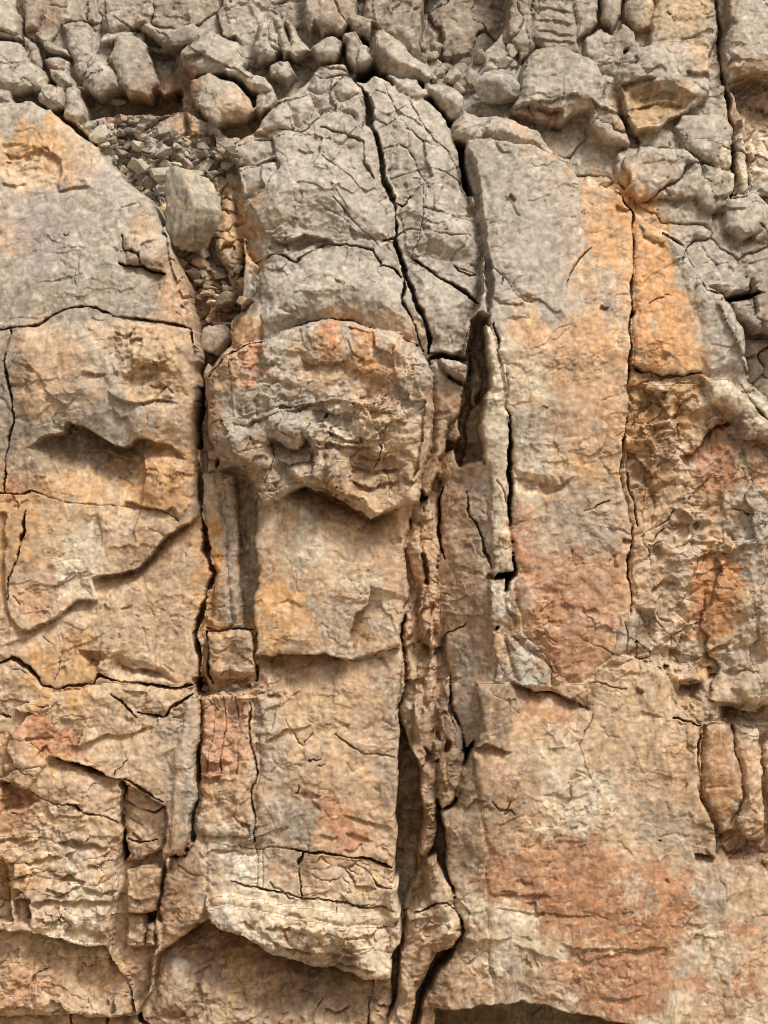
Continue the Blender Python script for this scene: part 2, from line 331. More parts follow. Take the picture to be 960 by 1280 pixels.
# ---- lower left
M('leftlow', [(-90,826),(0,831),(17,824),(35,834),(55,854),(75,858),(120,858),(160,852),(180,858),(246,856),(248,900),(246,960),(244,1010),(240,1052),(230,1068),(208,1072),(200,1100),(204,1160),(180,1190),(140,1186),(-90,1170)], .25, 'rock_face', rw=9, rh=.2, ro=.75)
C([(0,832),(17,824),(35,834),(55,854),(75,857),(98,855),(122,857)], 2.6, .45); C([(122,857),(128,846),(140,852),(160,851),(178,857),(200,858),(228,856),(246,852)], 3.0, .7)
C([(-70,890),(0,893),(14,896)], 2, .3, False); C([(136,868),(150,878),(160,886),(172,897)], 2, .35); C([(175,890),(190,896),(206,898),(216,884),(226,874),(240,866)], 2.4, .45)
L([(88,928),(100,930),(130,920),(165,916),(190,910)], .2, 14)
L([(44,945),(52,934),(60,930)], .25, 8); L([(60,944),(75,950),(100,960),(130,968),(152,978)], .5, 18, 2)
C([(66,948),(80,953),(100,960),(130,968),(150,976),(154,990),(152,1012),(150,1035),(152,1062),(156,1078)], 3.6, .9)
C([(154,976),(175,986),(188,994),(202,1002)], 2.6, .5); C([(40,992),(70,1004),(92,1006),(104,1012),(124,1022),(146,1030)], 1.8, .3)
L([(94,1003),(104,1012)], .3, 6)
P([(0,975),(40,985),(52,1000),(30,1015),(0,1020)], .3, 6, 2.2); L([(0,972),(20,984),(46,992)], .25, 14)
L([(-20,1046),(0,1048),(40,1047)], .2, 10); L([(70,1054),(100,1052),(140,1056)], .2, 12); L([(108,1080),(124,1084)], .2, 7); L([(86,1090),(92,1100),(110,1104)], .25, 9)
M('leftlow', [(-80,1078),(4,1078),(10,1120),(18,1150),(-80,1160)], .8, 'rock_hollow', rw=5, rh=.2)
M('leftlow', [(4,1080),(36,1076),(40,1100),(36,1122),(12,1124)], .1, 'rock_block', rw=5, rh=.2); C([(6,1096),(38,1094)], 1.5, .2, False)
M('leftlow', [(18,1124),(36,1124),(34,1152),(20,1152)], .7, 'rock_block', rw=4, rh=.2)
L([(36,1126),(60,1124),(100,1130),(146,1126)], .3, 12); L([(104,1112),(130,1118),(146,1112)], .2, 8); L([(60,1108),(80,1118)], .2, 8)
P([(40,1130),(144,1130),(142,1176),(100,1170),(40,1160)], -.2, 8, 2.0)
L([(28,1160),(50,1166),(64,1172),(95,1176),(110,1180),(138,1181)], .75, 22, 2)
M('leftlow', [(-90,1160),(30,1162),(60,1175),(138,1184),(150,1210),(158,1230),(172,1256),(172,1272),(130,1274),(88,1270),(-90,1276)], .6, 'rock_face', rw=8, rh=.25, ro=1.0)
M('leftlow', [(-90,1280),(86,1268),(120,1272),(170,1268),(196,1290),(196,1420),(-90,1420)], 1.1, 'rock_block', rw=8, rh=.2)
C([(130,1270),(128,1300),(130,1350)], 2.5, .4); C([(88,1270),(86,1350)], 2, .3)
L([(86,1268),(125,1272),(168,1262)], .4, 14)
V([(-60,1040),(146,1046),(144,1182),(90,1172),(-60,1156)], 46, .04, 1.0, .42, .04, .4, 21, .0)
V([(-60,1190),(150,1200),(170,1262),(-60,1270)], 60, .04, 1.0, .45, .0, .4, 22, .0)
V([(-60,870),(60,880),(70,940),(40,985),(-60,980)], 50, .08, 1.2, .5, .2, .25, 23, .02)
V([(780,480),(870,480),(930,560),(960,640),(950,880),(850,880),(800,760),(786,660)], 52, .03, 1.0, 1.2, .2, .35, 24, .0)
M('niche', [(148,1040),(200,1062),(206,1090),(204,1160),(196,1186),(188,1230),(174,1254),(158,1228),(150,1200),(140,1182),(146,1120)], 1.1, 'recess_back', rh=0, ro=.8)
M('niche', [(154,984),(176,990),(202,1006),(208,1030),(200,1064),(180,1080),(158,1078),(152,1050)], .5, 'rock_block', rw=6, rh=.25, ro=1.4)
C([(156,1006),(175,1010),(190,1014),(204,1008)], 2, .35); C([(156,1048),(172,1054),(192,1048)], 2, .35); L([(160,1040),(175,1050)], .2, 6)
M('niche', [(160,1090),(176,1086),(202,1088),(200,1142),(180,1144),(158,1140)], .45, 'rock_block', rw=4, rh=.2, ro=.7)
M('niche', [(162,1146),(182,1147),(180,1184),(160,1182)], .6, 'rock_block', rw=4, rh=.2)
M('niche', [(184,1146),(198,1144),(192,1162),(184,1162)], 1.9, 'rock_hollow', rh=0)
M('niche', [(182,1160),(190,1158),(192,1182),(182,1184)], .5, 'rock_block', rw=4, rh=.25)
M('niche', [(190,1160),(196,1152),(204,1156),(204,1182),(194,1184)], .45, 'rock_block', rw=4, rh=.25)

# ---- vertical dike between the walls
M('dike', [(254,470),(268,452),(276,500),(276,580),(268,590),(252,590),(250,540)], 1.0, 'gully_bed', rh=0)
M('dike', [(252,590),(300,584),(322,606),(326,790),(318,850),(328,900),(322,1040),(300,1070),(240,1060),(246,900),(250,850),(264,720)], .7, 'rock_strip', rh=0, ro=.8)
M('dike', [(253,592),(276,588),(278,640),(290,780),(264,788),(268,720),(252,680),(250,640)], .4, 'rock_strip', rw=5, rh=.2, ro=.8)
M('dike', [(276,592),(292,594),(298,640),(300,782),(288,786),(282,700),(276,640)], .5, 'rock_strip', rw=4, rh=.2, ro=.7)
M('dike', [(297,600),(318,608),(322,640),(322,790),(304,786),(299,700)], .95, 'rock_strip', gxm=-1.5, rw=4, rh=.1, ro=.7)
M('dike', [(258,563),(272,561),(274,575),(260,576)], .3, 'rock_chip', rw=3, rh=.2); M('dike', [(258,577),(272,576),(272,587),(259,588)], .3, 'rock_chip', rw=3, rh=.2)
M('dike', [(268,590),(282,588),(284,612),(272,618)], .3, 'rock_chip', rw=4, rh=.2); M('dike', [(282,598),(296,596),(298,628),(284,634)], .35, 'rock_chip', rw=4, rh=.2)
M('dike', [(262,792),(272,788),(308,786),(312,800),(316,840),(300,852),(276,852),(264,836)], .15, 'rock_block', rw=8, rh=.3, ro=.7)
C([(262,785),(285,786),(312,787)], 2.4, .6); C([(264,790),(262,830),(266,856)], 3, .6); C([(318,790),(314,830),(318,850)], 2, .5)
P([(248,838),(330,842),(334,872),(252,874)], .25, 6, 3.0)
M('dike', [(240,846),(256,846),(258,868),(246,872)], 1.6, 'rock_hollow', rh=0)
M('dike', [(226,872),(246,868),(247,960),(242,1050),(226,1064),(208,1066),(214,1000),(222,930)], .12, 'rock_strip', rw=5, rh=.2, ro=.4)
M('dike', [(250,872),(280,868),(316,872),(318,960),(314,1040),(262,1046),(248,1040),(251,960)], .3, 'rock_strip', rw=6, rh=.2, ro=1.0)
C([(247,868),(247,960),(244,1010),(240,1052),(231,1068),(212,1070)], 3.2, .8)
for xx in (263, 279, 297): C([(xx, 874), (xx + 3, 920), (xx - 2, 968)], 1.4, .15, False)
C([(314,880),(312,920),(318,960),(316,1010),(318,1050)], 1.6, .3)
L([(256,970),(266,974),(278,970)], .3, 8); P([(282,888),(298,886),(298,896),(282,897)], .15, 3)

# ---- central pillar
M('pillar', [(286,185),(320,160),(345,130),(380,105),(400,84),(425,84),(442,98),(455,104),(470,94),(500,114),(530,130),(560,150),(571,165),(573,186),(580,230),(597,268),(606,300),(605,345),(600,372),(591,402),(584,432),(578,462),(560,470),(536,460),(500,440),(440,415),(385,418),(320,436),(280,470),(262,480),(262,452),(272,440),(286,430),(292,395),(312,375),(322,336),(306,320),(300,285),(296,250),(302,220),(288,204)], .2, 'pillar_block', rw=18, rh=1.0, ro=.9)
for q_ in ([(392,95),(405,101),(420,98),(434,96)], [(386,112),(400,119),(415,115),(426,100)], [(415,115),(421,126),(418,141),(402,147)], [(418,130),(432,124),(446,117)],
           [(346,132),(366,124),(386,118),(393,131),(389,147)], [(362,126),(360,142),(363,166)], [(330,168),(350,164),(376,166),(402,150)], [(300,184),(320,176),(345,173),(376,172)], [(339,172),(345,192),(340,205)],
           [(455,125),(466,118),(482,120)], [(463,150),(480,157),(494,152)], [(402,147),(424,143),(442,146),(456,164)], [(480,108),(494,138),(508,164),(514,190),(521,216),(532,242)], [(512,126),(524,150),(542,174),(560,190),(570,214),(579,240)],
           [(508,164),(534,180),(548,184)], [(472,188),(500,186),(514,190)], [(520,216),(545,212),(562,218),(576,228)], [(524,242),(527,275),(526,300),(516,320)], [(525,262),(545,265),(562,268),(594,276)], [(516,322),(545,315),(570,330),(596,338)],
           [(540,242),(545,265)], [(488,226),(508,222),(521,216)], [(545,290),(562,296),(580,290),(600,300)], [(500,290),(514,286),(526,290)]):
    C(q_, 1.2, .14)
for d_, q_ in ((.35, [(284,186),(306,170),(338,168),(346,190),(322,206),(296,208)]), (.25, [(318,164),(340,138),(362,126),(364,164),(340,172)]), (.3, [(360,128),(384,116),(394,132),(390,148),(366,164)]), (.2, [(390,116),(414,116),(420,140),(402,148),(393,134)]),
               (.45, [(384,112),(394,94),(414,100),(416,114),(400,119)]), (.5, [(394,94),(408,82),(430,84),(434,97),(414,100)]), (.35, [(416,114),(426,100),(444,106),(448,118),(422,128)]), (.2, [(422,128),(446,120),(458,140),(458,162),(440,146),(421,142)]),
               (.3, [(296,210),(322,208),(346,196),(350,214),(330,240),(304,246)])):
    M('pillar', q_, d_, 'pillar_block', gym=-.3, rw=7, rh=.34, ro=.9)
for q_ in ([(390,90),(436,90),(446,120),(420,145),(386,118)], [(346,132),(386,118),(402,148),(364,166),(332,166)], [(482,112),(514,130),(560,190),(579,240),(532,242),(508,164)], [(500,250),(526,262),(594,278),(600,330),(545,315),(516,320),(500,300)]):
    P(q_, -.16, 9, 1.0)
C([(440,98),(455,120),(462,150),(472,185),(480,225),(487,250),(494,272),(497,300),(502,330),(505,345),(515,372),(528,402),(536,440)], 3.6, 1.1)
C([(502,340),(503,372),(512,402),(520,430),(528,438)], 2.4, .6)
C([(488,256),(500,262),(507,250)], 2, .4); C([(480,296),(494,294),(500,290)], 2.4, .5); C([(478,332),(492,336),(500,346)], 3, .7)
C([(404,162),(430,170),(455,180),(455,205),(468,222)], 1.8, .25, False); C([(405,196),(430,215),(460,240)], 1.4, .14, False)
C([(415,250),(440,275),(460,292),(472,305)], 1.4, .15, False); C([(420,240),(432,262)], 1.2, .12, False)
P([(300,215),(350,195),(420,185),(462,200),(480,240),(490,300),(430,302),(380,290),(335,300),(304,285)], -.75, 42, .9)
P([(484,130),(540,150),(572,190),(596,270),(602,330),(560,325),(515,318),(498,270),(484,220),(474,170)], -.45, 26, .9)
V([(300,215),(420,185),(462,200),(490,300),(335,300)], 64, .03, 1.0, .7, .5, .22, 33, .0, False)
V([(484,130),(572,190),(602,330),(515,318),(484,220)], 40, .03, 1.0, 1.2, .4, .3, 34, .0, False)
L([(338,300),(356,306),(372,300),(385,292),(402,298),(420,304)], .55, 22, 2)
C([(318,330),(345,320),(372,326),(392,316),(405,306),(430,305),(465,310),(478,330)], 1.8, .35)
P([(322,336),(392,322),(470,312),(500,345),(512,410),(470,405),(410,398),(330,415),(305,400)], -.55, 30, .8)
P([(360,300),(385,292),(400,300),(384,322),(364,320)], .35, 8)
C([(515,322),(525,332),(545,342),(565,355),(585,372),(598,380)], 3.0, .8); C([(571,330),(585,340),(598,340)], 2.4, .5)
P([(508,334),(545,344),(590,376),(588,420),(566,438),(540,434),(520,390)], -.35, 22, .6)
C([(536,440),(552,437),(570,440),(585,445)], 2.2, .5)
M('crest', [(462,36),(482,48),(502,60),(536,84),(551,104),(532,108),(502,100),(478,92),(458,70)], .9, 'rock_block', rw=14, rh=.9, ro=.8)
M('crest', [(530,108),(555,107),(578,124),(582,140),(566,150),(546,138),(532,122)], .8, 'rock_block', rw=12, rh=.7, ro=.7)
M('crest', [(566,152),(580,136),(602,146),(640,150),(672,166),(692,190),(694,202),(662,190),(612,182),(590,186),(572,176)], .9, 'rock_block', rw=13, rh=.8, ro=.8)
M('crest', [(570,158),(588,154),(600,166),(600,178),(586,186),(572,178)], .5, 'rock_block', rw=7, rh=.5)
M('crest', [(482,94),(520,104),(540,126),(528,132),(500,118)], .8, 'rock_block', rw=9, rh=.5)
M('crest', [(690,192),(712,196),(724,214),(716,224),(700,210)], 1.2, 'rock_block', rw=8, rh=.5)
M('crest', [(716,224),(740,216),(764,238),(750,246),(730,240)], 1.3, 'rock_block', rw=8, rh=.5)

# ---- orange streaked block, smooth slab, lower wall, ledge
M('wall', [(318,590),(512,600),(510,660),(508,720),(506,800),(500,850),(497,905),(500,940),(497,1000),(495,1062),(492,1110),(492,1165),(420,1150),(262,1134),(250,1060),(262,1044),(320,1040),(326,900),(318,850),(322,790)], .55, 'rock_face', rw=5, rh=.12, ro=.6)
M('wall', [(321,595),(512,600),(510,660),(508,720),(506,800),(470,818),(436,828),(410,821),(380,820),(318,821)], .2, 'slab_face', rw=4, rh=.1, ro=.42)
L([(316,820),(350,821),(380,819),(410,820),(438,828)], .9, 20, 2)
L([(437,826),(437,790),(445,770),(458,757),(463,742),(466,732)], .5, 26, 2)
C([(437,826),(450,828),(466,822),(480,812),(500,806)], 1.6, .25)
C([(420,916),(436,928),(455,940),(492,948)], 1.6, .2, False); C([(352,898),(362,910),(380,930),(392,918)], 1.3, .1, False)
L([(346,752),(362,745),(380,760)], .08, 10); L([(330,868),(348,872)], .2, 5)
L([(374,990),(390,988),(400,994)], .2, 6); L([(296,1027),(312,1027)], .3, 5)
C([(365,1062),(382,1064),(410,1066),(440,1072),(470,1078),(496,1084)], 2.4, .5); C([(381,1064),(375,1078),(374,1090),(379,1118)], 2.2, .4)
C([(262,1052),(300,1056),(330,1062),(366,1062)], 1.2, .1); C([(286,1105),(330,1111),(360,1116),(380,1121),(412,1126)], 1.8, .35); C([(412,1126),(440,1129),(494,1138)], 2.0, .35); C([(421,1126),(421,1140)], 2, .4)
C([(320,1052),(322,1090),(318,1112)], 1.2, .12); C([(330,1064),(327,1112)], 1.0, .1, False)
V([(384,1066),(496,1084),(494,1136),(412,1124),(380,1118)], 40, .1, 1.1, .4, .1, .12, 15, .02, False)
L([(430,1044),(452,1046),(470,1052)], .15, 9); L([(396,1044),(420,1046)], .12, 8); L([(430,1020),(462,1026),(492,1034)], .15, 12)
C([(440,1080),(460,1095),(470,1104),(490,1108)], 1.6, .25, False)
M('ledge', [(256,1130),(300,1136),(360,1142),(400,1149),(440,1153),(494,1158),(500,1190),(486,1222),(460,1224),(420,1213),(380,1201),(345,1190),(320,1178),(290,1166),(264,1152)], .0, 'ledge_layer', rw=7, rh=.25, ro=1.5)
M('ledge', [(268,1120),(300,1122),(420,1138),(496,1146),(496,1160),(440,1155),(400,1151),(300,1138),(262,1132)], .3, 'ledge_layer', rw=4, rh=.12, ro=1.0)
L([(338,1168),(352,1176),(375,1184),(400,1189),(430,1194),(452,1196)], .35, 16); L([(406,1202),(430,1206),(450,1206),(470,1210)], .3, 10)
L([(256,1138),(264,1152),(290,1166),(320,1178),(345,1190),(380,1201),(420,1213),(460,1224),(488,1222)], .5, 14)
M('under', [(170,1290),(180,1250),(186,1240),(200,1192),(240,1158),(262,1152),(290,1168),(320,1180),(345,1192),(380,1203),(420,1215),(460,1226),(490,1222),(490,1250),(500,1420),(170,1420)], 1.25, 'rock_face', gym=-.5, rw=6, rh=.1, ro=1.2)
M('under', [(204,1100),(212,1070),(232,1068),(244,1050),(262,1056),(258,1132),(264,1152),(238,1160),(216,1180),(198,1192),(204,1160)], .45, 'rock_face', rw=7, rh=.25, ro=.8)
L([(214,1182),(238,1164),(262,1156),(300,1172),(345,1194),(390,1208),(450,1228)], .9, 40, 4)
P([(190,1200),(214,1184),(236,1180),(250,1240),(230,1270),(190,1280)], -.35, 14, 1.0); P([(296,1190),(360,1210),(372,1240),(330,1262),(300,1240)], -.2, 12, 1.8)
L([(236,1220),(250,1214),(262,1206)], .3, 12); L([(410,1262),(424,1268),(440,1258)], .35, 10); C([(465,1228),(462,1260),(458,1300)], 2, .3)
C([(172,1256),(176,1280),(196,1290)], 3, .8)
M('face', [(254,470),(278,446),(312,430),(345,417),(385,404),(410,397),(440,400),(480,414),(515,430),(536,450),(541,482),(539,540),(527,600),(519,634),(492,636),(462,650),(440,634),(402,617),(382,607),(352,622),(326,632),(318,606),(292,582),(274,572),(260,526)], -.75, 'overhang_block', rw=13, rh=.55, ro=1.25)
C([(262,470),(286,446),(320,430),(352,416),(385,403),(410,396),(440,400),(480,414),(518,432)], 2.0, .45)
L([(376,448),(390,456),(404,452),(420,450),(438,444)], .35, 14); P([(442,402),(464,402),(470,450),(458,466),(444,462),(440,440)], -.12, 5); L([(440,456),(452,466),(466,462)], .2, 8)
L([(280,530),(310,528),(330,522),(345,518),(385,505),(420,502),(440,504),(480,512)], .18, 18)
P([(334,520),(360,512),(382,512),(388,540),(372,556),(344,556),(334,540)], -.5, 8, .8); L([(338,546),(356,557),(372,557),(387,544)], .75, 12)
P([(280,532),(326,526),(332,560),(326,596),(300,582),(284,566)], -.25, 5, 1.2); L([(280,566),(296,582),(318,602)], .3, 14); P([(452,520),(500,500),(530,520),(524,580),(480,560)], -.2, 12, 1.6)
P([(352,580),(400,566),(420,580),(402,612),(364,608)], -.35, 7, 1.0); P([(404,560),(420,556),(424,612),(408,612)], -.3, 4, .8); L([(390,590),(398,600),(420,612)], .3, 9)
P([(386,520),(410,500),(450,510),(452,552),(430,560),(400,552)], .1, 6, 4.0); L([(405,514),(420,518),(440,514)], .45, 12); L([(408,540),(420,544),(450,550)], .35, 12)
L([(345,572),(360,578),(384,572),(386,560)], .3, 12); L([(444,566),(470,572),(500,568)], .3, 8); L([(440,584),(470,590),(505,584)], .3, 8); L([(436,600),(470,608),(500,602)], .3, 8)
C([(330,600),(336,580),(342,560),(338,545)], 1.6, .2, False)
L([(400,552),(430,556),(470,556)], .4, 26); P([(420,560),(480,556),(516,580),(505,630),(470,640),(430,610)], .3, 12, 1.3)
L([(352,622),(370,612),(384,606),(402,614),(420,620),(440,634),(452,640),(462,648),(476,640),(492,634)], 1.5, 18, 2)
P([(356,614),(384,606),(402,616),(440,634),(462,648),(440,620),(400,602),(372,602)], .35, 5)

V([(276,522),(330,512),(420,500),(530,500),(522,600),(500,628),(440,622),(380,602),(326,618),(300,580)], 34, .05, 1.0, .8, .25, .45, 31, .0)
V([(290,440),(400,405),(500,425),(530,500),(420,500),(290,520)], 60, .03, 1.0, .8, .1, .2, 32, .0, False)
# ---- the cleft
M('chim', [(600,392),(612,396),(626,470),(640,560),(642,720),(620,800),(606,880),(590,930),(604,1000),(610,1100),(608,1200),(580,1420),(480,1420),(488,1222),(494,1180),(492,1100),(497,1000),(500,940),(497,905),(502,850),(508,720),(512,650),(522,632),(530,600),(541,540),(543,480),(538,445),(552,436),(585,442),(592,402)], 2.2, 'cleft_back', rh=0, ro=1.6)
M('chim', [(546,452),(556,442),(576,448),(584,456),(579,480),(570,476),(558,462)], .0, 'rock_block', rw=8, rh=.5)
M('chim', [(539,446),(550,444),(566,474),(577,484),(574,516),(562,540),(556,562),(548,600),(552,612),(532,622),(524,606),(532,570),(541,530)], .45, 'cleft_rib', rw=9, rh=.4, ro=.9)
M('chim', [(596,402),(607,396),(609,430),(612,470),(602,500),(588,512),(584,568),(578,588),(568,572),(576,520),(582,480),(590,440)], 2.9, 'cleft_floor', rh=0, ro=1.4)
M('chim', [(592,440),(600,450),(603,476),(594,508),(585,500),(588,465)], 2.3, 'rock_splinter', rw=4, rh=.3)
M('chim', [(562,528),(574,520),(578,540),(570,552),(558,546)], .9, 'rock_chip', rw=5, rh=.3)
M('chim', [(546,566),(566,560),(578,584),(590,580),(606,576),(620,640),(622,720),(624,790),(616,860),(594,922),(577,942),(568,890),(554,800),(546,720),(552,650),(552,610)], .85, 'cleft_side', gxm=-1.7, rw=6, rh=.1, ro=.55)
C([(584,614),(588,640),(598,664),(610,700),(614,712)], 2.4, .4); C([(554,700),(548,660),(556,612)], 2.4, .6)
M('chim', [(514,632),(532,626),(548,606),(556,650),(548,690),(546,720),(553,790),(556,812),(540,818),(520,790),(508,800),(509,700)], 1.2, 'cleft_rib', rw=7, rh=.3, ro=1.5)
M('chim', [(506,800),(520,790),(540,818),(556,812),(570,890),(577,940),(560,960),(548,990),(530,1000),(516,960),(500,900),(502,850)], 1.4, 'cleft_rib', rw=6, rh=.3, ro=2.0)
rc = random.Random(3)
for q_ in range(30):
    y_ = rc.uniform(640, 985); lo_ = 508 + (0 if y_ < 820 else (y_ - 820) * .12); hi_ = 552 if y_ < 800 else 556 + (y_ - 800) * .12
    x_ = rc.uniform(lo_ + 4, hi_ - 4); w_ = rc.uniform(6, 14); h_ = rc.uniform(30, 105); k_ = rc.uniform(-6, 6)
    M('chim', [(x_ - w_ * .5, y_ - h_ * .35), (x_ - w_ * .1 + k_, y_ - h_ * .5), (x_ + w_ * .5, y_ - h_ * .3), (x_ + w_ * .6, y_ + h_ * .2), (x_ + w_ * .2 - k_, y_ + h_ * .5), (x_ - w_ * .6, y_ + h_ * .3)],
      1.0 + rc.uniform(-.4, .6), 'rock_splinter', gxm=rc.uniform(-2.5, 2.5), gym=rc.uniform(-.6, .6), rw=3, rh=.12, ro=1.2)
L([(528,806),(540,812),(556,808)], .5, 10); L([(500,850),(515,852),(534,850)], .5, 8)
M('chim', [(499,905),(512,930),(524,962),(528,1010),(524,1060),(520,1110),(506,1140),(496,1160),(494,1100),(498,1000)], 3.4, 'cleft_floor', gxm=-1.5, rh=0, ro=1)
M('chim', [(524,962),(548,950),(548,1000),(544,1050),(534,1070),(524,1068),(528,1010)], 1.0, 'cleft_rib', rw=6, rh=.3, ro=1.5)
M('chim', [(548,950),(566,936),(579,944),(577,980),(566,1006),(552,1012)], .5, 'cleft_rib', rw=6, rh=.3, ro=1.3); L([(552,1010),(566,1006),(578,980)], .3, 10)
M('wedge', [(534,1072),(545,1064),(556,1090),(571,1126),(579,1160),(568,1180),(550,1194),(540,1210),(520,1240),(504,1300),(496,1420),(466,1420),(482,1300),(498,1222),(502,1172),(512,1146),(530,1122)], .0, 'wedge_block', rw=12, rh=.6, ro=1.3)
C([(504,1148),(525,1138),(545,1126),(560,1126),(570,1134)], 2, .35); L([(540,1188),(556,1188),(570,1178),(578,1164)], .5, 14); L([(520,1218),(530,1222),(540,1228)], .3, 10)
M('wall', [(486,1110),(498,1100),(503,1140),(500,1150),(486,1152)], .2, 'rock_chip', rw=4, rh=.2); M('wall', [(480,1156),(500,1152),(498,1180),(490,1194),(480,1192)], .1, 'rock_chip', rw=5, rh=.3)

# ---- right slab
M('right', [(582,196),(586,183),(612,179),(660,186),(692,200),(716,218),(745,236),(767,241),(790,262),(792,320),(788,400),(787,480),(784,520),(780,560),(776,600),(786,660),(788,770),(770,812),(740,850),(730,856),(700,842),(672,812),(655,790),(645,750),(641,700),(640,560),(628,470),(620,420),(611,400),(612,370),(610,330),(603,290),(591,240)], .05, 'slab_face', rw=6, rh=.16, ro=.6)
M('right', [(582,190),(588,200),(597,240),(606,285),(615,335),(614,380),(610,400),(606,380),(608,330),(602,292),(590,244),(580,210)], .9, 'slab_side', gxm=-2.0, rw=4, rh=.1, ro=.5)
P([(640,190),(720,230),(732,310),(712,400),(690,408),(660,378),(620,340),(612,290),(600,220)], -.12, 6, .6)
C([(614,334),(626,346),(640,362),(655,378),(664,380)], 1.4, .15, False); L([(614,368),(628,378),(645,382),(655,380)], .15, 8)
L([(706,366),(712,330),(728,316)], .1, 8); C([(708,372),(712,340),(722,322),(740,312)], 1.4, .15, False)
L([(636,600),(655,596),(680,606),(700,606),(716,600)], .15, 16); P([(640,586),(700,598),(716,606),(690,622),(650,614)], .08, 6, 2.2)
C([(637,520),(635,580),(636,626)], 2.2, .4); C([(630,470),(634,500),(637,524)], 1.8, .3)
P([(640,690),(700,740),(700,830),(660,800),(644,740)], .05, 10, 1.4)
C([(722,796),(748,808),(766,816)], 1.3, .12, False)
L([(750,380),(760,384)], .3, 6); L([(634,246),(645,252)], .3, 7); L([(628,248),(640,256),(648,272)], .1, 8)
M('right', [(606,402),(618,410),(622,440),(626,470),(634,510),(637,560),(637,622),(641,660),(640,716),(614,720),(613,640),(607,576),(602,520),(610,470)], .1, 'slab_edge', rw=5, rh=.2, ro=.6)
C([(620,404),(624,430),(622,462)], 2.4, .5); L([(612,716),(622,722),(640,716)], .4, 8); C([(620,600),(630,616),(636,628)], 1.8, .3, False)
M('right', [(616,724),(634,724),(638,766),(622,784),(614,780)], .0, 'rock_chip', rw=4, rh=.15, ro=.5); M('right', [(618,786),(632,790),(642,838),(630,844),(618,812)], .0, 'rock_chip', rw=4, rh=.15, ro=.5)
M('right', [(634,790),(650,800),(664,818),(690,838),(688,862),(668,866),(646,858),(638,820)], -.1, 'rock_chip', rw=5, rh=.2, ro=.6)
M('right', [(690,838),(730,858),(734,882),(700,874),(688,862)], -.05, 'rock_chip', rw=5, rh=.2, ro=1.0)

# ---- orange slab and grey ridge edge
M('orange', [(767,241),(790,262),(815,280),(846,306),(872,342),(897,372),(916,396),(926,430),(936,470),(948,490),(962,510),(1050,570),(1050,620),(960,560),(905,520),(876,470),(850,474),(820,470),(788,458),(790,320),(790,272)], .1, 'slab_face', rw=7, rh=.3, ro=.6)
C([(768,246),(786,268),(791,300),(790,330),(787,380),(786,420),(786,440),(785,480),(783,520),(779,560),(776,592)], 2.6, .55)
C([(788,656),(786,690),(788,730),(788,772)], 2.6, .45); L([(774,670),(788,674)], .3, 6)
C([(786,455),(800,463),(820,468),(850,470),(874,464)], 2.2, .4); C([(790,482),(820,474),(845,466)], 1.4, .15, False)
P([(800,282),(846,306),(872,342),(897,372),(914,396),(926,430),(932,470),(880,466),(868,400),(850,352),(812,300)], -.2, 6, .8)
C([(824,296),(850,318),(868,346),(880,366),(898,376),(912,394)], 2.4, .45); L([(788,262),(800,268),(815,266)], .3, 8); L([(764,260),(778,266),(784,262)], .25, 7)
# ---- rough zone
M('chaos', [(786,458),(820,470),(850,474),(876,468),(905,520),(960,560),(1050,620),(1050,910),(960,908),(900,906),(870,906),(846,882),(832,842),(800,826),(776,814),(788,770),(786,660),(776,600),(784,520)], .2, 'rock_face', rw=7, rh=.2, ro=1.4)
M('chaos', [(872,466),(890,472),(915,482),(940,492),(965,516),(1050,575),(1050,640),(965,560),(950,552),(930,552),(918,518),(900,510),(884,498)], -.15, 'slab_edge', rw=7, rh=.35, ro=.7)
C([(924,482),(930,500),(944,516),(962,530)], 2, .3, False)
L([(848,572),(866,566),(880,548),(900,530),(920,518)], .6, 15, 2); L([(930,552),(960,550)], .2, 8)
L([(836,548),(846,536),(850,526)], .25, 10); C([(786,590),(790,620),(796,655)], 1.8, .3, False); C([(822,660),(836,650),(846,636)], 1.8, .25, False)
L([(842,652),(856,650),(882,652)], .3, 9); L([(840,684),(862,678),(900,678)], .15, 8); C([(830,662),(820,675)], 1.5, .2, False)
P([(860,700),(890,688),(920,692),(932,730),(924,790),(900,812),(872,810),(860,760)], .1, 10, .8)
L([(812,740),(830,726),(852,730)], .25, 9); P([(792,760),(824,762),(822,806),(800,804)], .45, 8, .7)
M('chaos', [(772,772),(788,768),(800,772),(798,812),(774,820),(762,816),(770,800)], -.05, 'rock_chip', rw=5, rh=.25, ro=.5); C([(780,780),(786,800),(784,815)], 1.5, .2, False)
M('chaos', [(800,806),(810,804),(812,820),(800,824)], -.05, 'rock_chip', rw=4, rh=.2)
L([(834,812),(846,810),(854,792)], .35, 10); L([(878,816),(892,812),(912,806)], .3, 8); L([(830,832),(840,834)], .5, 6)
L([(886,834),(894,834)], .4, 5); L([(890,842),(900,844)], .4, 5)
P([(842,850),(864,848),(884,852),(880,880),(850,884)], .4, 5, 1.5); L([(856,854),(868,858),(884,852)], .6, 10)
P([(900,880),(960,876),(1040,880),(1040,908),(905,906)], .55, 5, 3.0); L([(900,886),(930,890),(965,880)], .7, 12)
M('chaos', [(912,858),(928,838),(960,824),(1050,820),(1050,880),(965,884),(930,878)], -.1, 'rock_block', rw=8, rh=.4, ro=1.1)
M('chaos', [(952,760),(1050,750),(1050,820),(960,818),(950,790)], -.1, 'rock_block', rw=6, rh=.3)
C([(842,896),(856,902),(872,908)], 3.5, .7)

